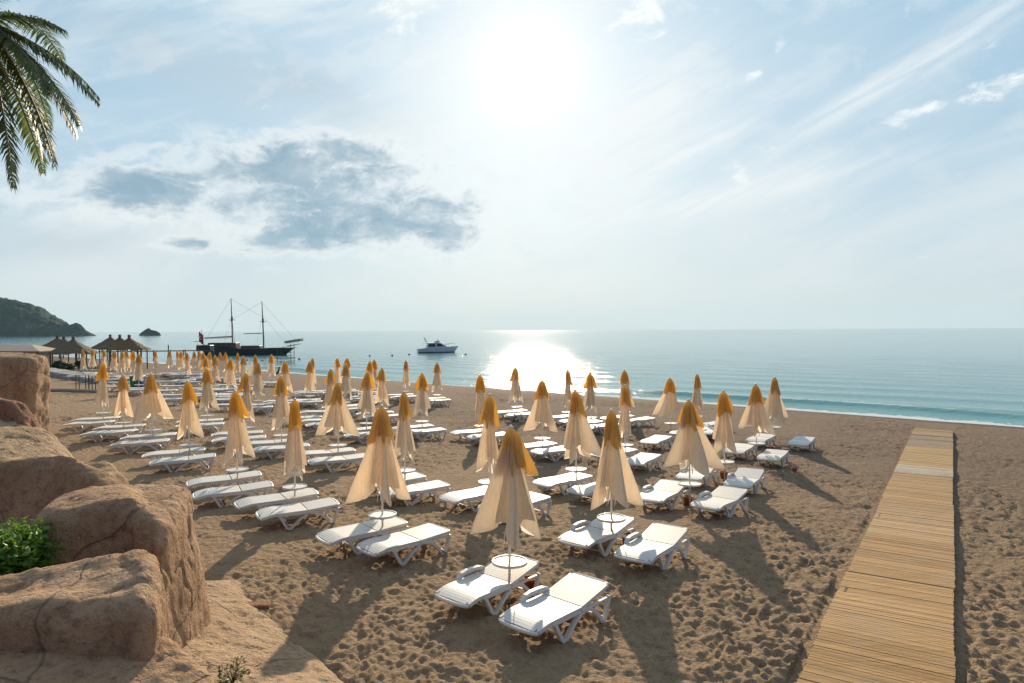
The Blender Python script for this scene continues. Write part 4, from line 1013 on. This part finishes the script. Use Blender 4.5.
# ------------------------------------------------------------------ pier, platform, boats
def pier():
    D = 138.0; zt = 0.55; root = empty('pier', (0, 0, 0)); tag(root, 'long wooden pier on piles with posts along its deck', 'pier')
    xa = (85-512)/F*150; ya = 128; xb = (213-512)/F*D; yb = D
    A = Vector((xa, ya, 0)); B = Vector((xb, yb, 0)); d = (B-A).normalized(); nn = Vector((-d.y, d.x, 0)); L_ = (B-A).length
    mb = MB(); vs = []
    for zz in (zt-0.18, zt):
        for p in (A-nn, B-nn, B+nn, A+nn): vs.append((p.x, p.y, zz))
    mb.add(vs, [(3, 2, 1, 0), (4, 5, 6, 7), (0, 1, 5, 4), (1, 2, 6, 5), (2, 3, 7, 6), (3, 0, 4, 7)]); mb.build('deck', M['timber'], root)
    n = int(L_/2.6)
    for i in range(n+1):
        for sg in (-1, 1):
            p = A+d*L_*i/n+nn*sg*1.06; mb = MB(); top_ = zt+(1.15 if i % 2 == 0 and sg < 0 else 0.12)
            mb.tube([(p.x, p.y, SEA-1.2), (p.x, p.y, top_)], 0.10, 6); mb.build('pile', M['timber'], root)
    p = B+nn*-0.5; mb = MB(); mb.box(p.x-3.2, p.x-0.4, p.y-0.4, p.y+1.4, zt+0.004, zt+0.95, 0.03); mb.build('locker', M['darkhull'], root)
pier()
def platform():
    D = 128.0; x = (285.5-512)/F*D; root = empty('swim_platform', (x, D, SEA)); tag(root, 'wooden swim platform on tall legs with tilted awning', 'platform')
    for sx_ in (-1, 1):
        for sy_ in (-1, 1):
            mb = MB(); mb.tube([(sx_*1.25, sy_*1.0, -1.2), (sx_*1.25, sy_*1.0, 3.3 if sx_ > 0 else 2.5)], 0.055, 6); mb.build('leg', M['timber'], root)
    mb = MB(); mb.box(-1.5, 1.5, -1.2, 1.2, 0.55, 0.66); mb.build('deck', M['timber'], root)
    mb = MB()
    for zz in (1.1, 1.55):
        for sy_ in (-1, 1): mb.tube([(-1.25, sy_*1.0, zz), (1.25, sy_*1.0, zz)], 0.025, 5)
    mb.build('rail', M['timber'], root)
    mb = MB(); mb.box(-2.9, 1.7, -1.2, 1.2, 2.42, 2.52); mb.build('upper_deck', M['timber'], root)
    mb = MB(); mb.add([(0.1, -1.0, 3.3), (3.0, -1.0, 3.75), (3.0, 1.0, 3.75), (0.1, 1.0, 3.3), (0.1, -1.0, 3.75), (3.0, -1.0, 4.2), (3.0, 1.0, 4.2), (0.1, 1.0, 3.75)],
                      [(3, 2, 1, 0), (4, 5, 6, 7), (0, 1, 5, 4), (1, 2, 6, 5), (2, 3, 7, 6), (3, 0, 4, 7)]); mb.build('awning', M['sail'], root)
platform()

def hull_mesh(st, n=9, rake=(0, 0)):
    """st: stations (x, half beam at deck, half beam at water, sheer height, keel z); returns verts, faces"""
    vs = []; fs = []; m = 2*n
    for (x, bd, bw, sh, kz) in st:
        row = []
        for k in range(n):
            s = k/(n-1); zz = kz+(sh-kz)*s
            if zz < 0: hb_ = bw*max(0, 1-(zz/kz)**2)**0.6 if kz < 0 else bw
            else: hb_ = bw+(bd-bw)*(zz/max(sh, 0.01))**0.8
            q = st.index((x, bd, bw, sh, kz))/(len(st)-1); row.append((x+(rake[1]*max(0, q-0.8)/0.2-rake[0]*max(0, 0.1-q)/0.1)*max(0, zz)/sh, hb_, zz))
        vs += row+[(x, -hb_, zz) for (x, hb_, zz) in row[::-1]]
    for i in range(len(st)-1):
        for k in range(m-1): fs.append((i*m+k, (i+1)*m+k, (i+1)*m+k+1, i*m+k+1))
        fs.append((i*m+n-1, (i+1)*m+n-1, (i+1)*m+n, i*m+n))
    fs.append(tuple(range(m))[::-1]); fs.append(tuple((len(st)-1)*m+k for k in range(m)))
    return vs, fs
def schooner():
    D = 160.0; root = empty('schooner', ((246-512)/F*D, D, SEA), R(4)); tag(root, 'dark two masted wooden schooner anchored off the pier', 'sailing ship')
    L_ = 18.2
    st = []
    for i in range(25):
        s = i/24; x = -L_/2+L_*s
        sh = 2.45-1.35*min(1, s*2.1)**2*0.75+0.55*max(0, s-0.55)**1.5*2
        bd = 2.4*(math.sin(math.pi*(0.16+0.84*s)))**0.55 if s < 1 else 0.03
        bd = max(bd, 0.04); bw = bd*(0.55 if s < 0.06 else 0.9); st.append((x, bd, bw, sh, -0.9*min(1, 0.15+s*6)*min(1, 0.1+(1-s)*5)))
    vs, fs = hull_mesh(st, 9, (0.9, 2.2)); mesh_obj('hull', vs, fs, M['darkhull'], root, False)
    mb = MB(); mb.tube([(x, (b+0.03), sh+0.03) for (x, b, _, sh, _) in st], 0.06, 5); mb.tube([(x, -(b+0.03), sh+0.03) for (x, b, _, sh, _) in st], 0.06, 5); mb.build('gunwale', M['deckwood'], root)
    mb = MB(); mb.box(-8.2, -1.9, -1.5, 1.5, 1.6, 2.95, 0.1); mb.box(-0.9, 3.4, -1.2, 1.2, 1.2, 2.25, 0.1); dh = mb.build('deckhouse', M['deckwood'], root)
    mb = MB()
    for x in (-7.4, -6.2, -5.0, -3.8): mb.box(x, x+0.7, -1.54, -1.503, 2.5, 2.8)
    mb.build('window', M['glass'], dh)
    for (mx, mh, lean) in ((-3.2, 13.3, -0.25), (3.9, 12.6, -0.35)):
        mb = MB(); mb.tube([(mx+0.12, 0, 0.8), (mx, 0, mh*0.55), (mx+lean*0.6, 0, mh)], [0.17, 0.14, 0.08], 8)
        ms = mb.build('mast', M['deckwood'], root)
        mb = MB(); mb.tube([(mx-0.75, 0, mh*0.62), (mx+0.75, 0, mh*0.62)], 0.06, 5); mb.tube([(mx, 0, mh*0.60), (mx, 0, mh*0.68)], 0.22, 8); mb.build('crosstree', M['steel'], ms)
    mb = MB(); mb.tube([(-3.3, 0, 4.35), (-9.6, 0, 4.05)], [0.20, 0.13], 8); mb.build('boom', M['sail'], root)
    mb = MB(); mb.tube([(3.6, 0, 5.1), (-0.6, 0, 5.0)], [0.10, 0.08], 8); mb.build('boom', M['deckwood'], root)
    mb = MB(); mb.box(-8.6, -3.8, -1.6, 1.6, 3.85, 3.91); mb.build('awning', M['sail'], root)
    mb = MB(); mb.tube([(9.4, 0, 2.0), (12.4, 0, 2.55)], [0.14, 0.06], 6); mb.build('bowsprit', M['deckwood'], root)
    mb = MB(); mb.tube([(-9.7, 0, 3.1), (-12.2, 0, 3.35)], 0.06, 5); mb.tube([(-11.9, -0.9, 3.3), (-11.9, 0.9, 3.3)], 0.04, 5); mb.build('davit', M['deckwood'], root)
    mb = MB()
    for (p, q) in (((-3.4, 0, 13.2), (-9.7, 0, 2.6)), ((-3.4, 0, 13.2), (3.6, 0, 9.0)), ((3.6, 0, 12.4), (12.3, 0, 2.5)), ((3.6, 0, 9.6), (9.6, 0, 2.0)), ((3.6, 0, 12.4), (-3.1, 0, 8.3)),
                   ((-3.2, 0, 9.0), (-4.6, -2.3, 1.6)), ((-3.2, 0, 9.0), (-1.8, -2.3, 1.5)), ((-3.2, 0, 9.0), (-3.2, 2.3, 1.5)), ((3.8, 0, 9), (2.6, -2.1, 1.3)), ((3.8, 0, 9), (5.0, -2.1, 1.3)), ((3.8, 0, 9), (3.8, 2.1, 1.3))):
        mb.tube([p, q], 0.018, 4)
    mb.build('rigging', M['steel'], root)
    mb = MB(); mb.tube([(-9.7, 0, 2.3), (-10.2, 0, 6.0)], 0.05, 6); fp = mb.build('flagpole', M['deckwood'], root)
    vs = []; fs = []; nx_, ny_ = 10, 6
    for i in range(nx_):
        for j in range(ny_): vs.append((-10.15+i*-0.02+j*0.0+i*0.13-0.6, 0.10*math.sin(i*0.9), 5.6-j*0.46+i*-0.10))
    for i in range(nx_-1):
        for j in range(ny_-1): fs.append((i*ny_+j, (i+1)*ny_+j, (i+1)*ny_+j+1, i*ny_+j+1))
    fl = mesh_obj('flag', vs, fs, M['flagred'], root)
    mb = MB()
    for k in range(14):
        a0, a1_ = R(40+280*k/14), R(40+280*(k+1)/14); c0 = (-10.25, -0.14, 4.15)
        def pt(a, r, dx=0): return (c0[0]+dx+r*math.cos(a), c0[1], c0[2]+r*math.sin(a))
        mb.add([pt(a0, 0.42), pt(a1_, 0.42), pt(a1_, 0.32, 0.08), pt(a0, 0.32, 0.08)], [(0, 1, 2, 3)])
    sp = [(-9.85+(0.17 if k % 2 == 0 else 0.07)*math.cos(R(36*k+90)), -0.14, 4.15+(0.17 if k % 2 == 0 else 0.07)*math.sin(R(36*k+90))) for k in range(10)]
    mb.add(sp, [tuple(range(10))]); mb.build('crescent_and_star', M['white'], fl)
schooner()
def yacht():
    D = 172.0; root = empty('motor_yacht', ((436-512)/F*D, D, SEA), R(16)); tag(root, 'white motor yacht with flybridge moored off the beach', 'yacht')
    L_ = 9.4; st = []
    for i in range(21):
        s = i/20; bd = 1.55*(math.cos(math.pi/2*max(0, (s-0.35)/0.66))**0.7 if s > 0.35 else 1.0); bd = max(bd, 0.03)
        st.append((-L_/2+L_*s, bd, bd*0.85*(1-0.3*s), 1.05+0.55*s, -0.45*(1-s*0.7)))
    vs, fs = hull_mesh(st, 9, (0, 1.0)); mesh_obj('hull', vs, fs, M['white'], root, False)
    mb = MB()
    for sg in (-1, 1): mb.tube([(x, sg*(bw+(bd-bw)*0.2+0.03), 0.12) for (x, bd, bw, sh, k) in st], 0.09, 5)
    mb.build('boot_stripe', M['darkhull'], root)
    mb = MB(); mb.add([(-2.6, -1.25, 1.1), (2.9, -0.85, 1.35), (2.9, 0.85, 1.35), (-2.6, 1.25, 1.1), (-2.2, -1.1, 2.35), (1.2, -0.85, 2.35), (1.2, 0.85, 2.35), (-2.2, 1.1, 2.35)],
                      [(3, 2, 1, 0), (4, 5, 6, 7), (0, 1, 5, 4), (1, 2, 6, 5), (2, 3, 7, 6), (3, 0, 4, 7)]); cb = mb.build('cabin', M['white'], root)
    mb = MB(); mb.add([(-2.2, -1.24, 1.5), (-0.3, -1.10, 1.5), (-0.5, -1.04, 2.2), (-2.0, -1.17, 2.2)], [(0, 1, 2, 3)]); mb.add([(0.1, -1.09, 1.55), (1.9, -0.95, 1.6), (1.1, -0.93, 2.2), (0.0, -1.02, 2.2)], [(0, 1, 2, 3)])
    mb.add([(2.35, -0.75, 1.75), (2.35, 0.75, 1.75), (1.45, 0.7, 2.30), (1.45, -0.7, 2.30)], [(0, 1, 2, 3)]); mb.build('window', M['glass'], cb)
    mb = MB(); mb.box(-3.4, 1.0, -1.2, 1.2, 2.36, 2.46, 0.03); mb.box(-0.4, 0.8, -0.9, 0.9, 2.463, 2.95, 0.08); fb = mb.build('flybridge', M['white'], root)
    mb = MB(); mb.add([(0.55, -0.85, 2.95), (0.55, 0.85, 2.95), (0.25, 0.8, 3.3), (0.25, -0.8, 3.3)], [(0, 1, 2, 3)]); mb.build('windscreen', M['glass'], fb)
    mb = MB(); mb.tube([(-2.4, -1.0, 2.4), (-2.9, -0.9, 3.6), (-2.9, 0.9, 3.6), (-2.4, 1.0, 2.4)], 0.09, 6); mb.tube([(-2.9, 0, 3.6), (-3.1, 0, 4.3)], 0.05, 5); mb.build('radar_arch', M['white'], root)
    mb = MB()
    for sg in (-1, 1): mb.tube([(2.0, sg*1.2, 1.9), (3.6, sg*0.75, 2.25), (4.75, 0, 2.4)], 0.025, 4)
    mb.build('bow_rail', M['steel'], root)
yacht()
for k, (px, py, lb) in enumerate(((299, 359.3, 'dark buoy right of the swim platform'), (369.5, 356.0, 'dark mooring buoy between platform and yacht'), (392, 355.5, 'small dark buoy just left of the yacht'), (409, 354.5, 'dark buoy at the left side of the yacht stern'),
                                  (465.5, 354.5, 'small dark buoy right of the yacht'), (247, 360.5, 'dark buoy below the schooner hull, left one'), (262, 361, 'dark buoy below the schooner hull, right one'))):
    D = F*(CAM_H-SEA)/(py-hor(px)); mb = MB(); mb.lathe([(0.001, -0.25), (0.34, -0.12), (0.42, 0.05), (0.34, 0.24), (0.12, 0.36), (0.10, 0.48), (0.001, 0.5)], 14)
    o = mb.build('buoy', M['buoy'], None, True); o.scale = (0.6, 0.6, 0.6); o.location = ((px-512)/F*D, D, SEA); tag(o, lb, 'buoy', 'mooring buoys')

# ------------------------------------------------------------------ seated person near the shore
def person():
    x, y = onsand(277.5, 374.6); z = gz(x, y)
    J = {'pelvis': (0, 0, .13, .16), 'waist': (.03, 0, .32, .13), 'chest': (.10, 0, .50, .15), 'neck': (.13, 0, .66, .06), 'head': (.16, 0, .77, .095), 'crown': (.165, 0, .86, .075),
         'shl': (.10, .18, .58, .06), 'shr': (.10, -.18, .58, .06), 'ell': (-.05, .25, .36, .045), 'elr': (.16, -.26, .38, .045), 'hal': (-.18, .27, .06, .03), 'har': (-.42, -.10, .42, .03),
         'hipl': (-.06, .10, .13, .10), 'hipr': (-.06, -.10, .13, .10), 'knl': (-.48, .12, .30, .065), 'knr': (-.42, -.12, .46, .065), 'anl': (-.88, .12, .07, .045), 'anr': (-.62, -.12, .08, .045),
         'tol': (-.98, .12, .13, .03), 'tor': (-.78, -.12, .06, .03)}
    nm = list(J); E = [('pelvis', 'waist'), ('waist', 'chest'), ('chest', 'neck'), ('neck', 'head'), ('head', 'crown'), ('chest', 'shl'), ('chest', 'shr'), ('shl', 'ell'), ('shr', 'elr'), ('ell', 'hal'), ('elr', 'har'),
                       ('pelvis', 'hipl'), ('pelvis', 'hipr'), ('hipl', 'knl'), ('hipr', 'knr'), ('knl', 'anl'), ('knr', 'anr'), ('anl', 'tol'), ('anr', 'tor')]
    me = bpy.data.meshes.new('body'); me.from_pydata([J[k][:3] for k in nm], [(nm.index(a), nm.index(b)) for a, b in E], [])
    o = bpy.data.objects.new('person', me); C.objects.link(o); sk = o.modifiers.new('s', 'SKIN'); o.modifiers.new('u', 'SUBSURF').levels = 1
    for i, k in enumerate(nm): me.skin_vertices[0].data[i].radius = (J[k][3]*0.9, J[k][3]*0.9); me.skin_vertices[0].data[i].use_root = (i == 0)
    dg = bpy.context.evaluated_depsgraph_get(); dg.update(); m2 = bpy.data.meshes.new_from_object(o.evaluated_get(dg)); o.modifiers.clear(); o.data = m2
    m2.materials.clear(); m2.materials.append(M['darkcloth']); m2.materials.append(M['skin'])
    for p in m2.polygons:
        c = p.center; p.material_index = 1 if (c.z > 0.64 or abs(c.y) > 0.235 or c.x < -0.55) else 0; p.use_smooth = True
    o.location = (x, y, z); o.rotation_euler = (0, 0, R(-10)); tag(o, 'person in dark clothes sitting on the sand facing left', 'person')
    mb = MB(); mb.lathe([(0.095, -0.06), (0.112, 0.0), (0.105, 0.07), (0.06, 0.12), (0.001, 0.135)], 14, (0.185, 0, 0.80)); mb.build('hair', M['darkcloth'], o, True)
person()
for o in bpy.data.objects:
    if o.type == 'MESH' and len(o.data.materials) == 0: o.data.materials.append(M['plastic'])
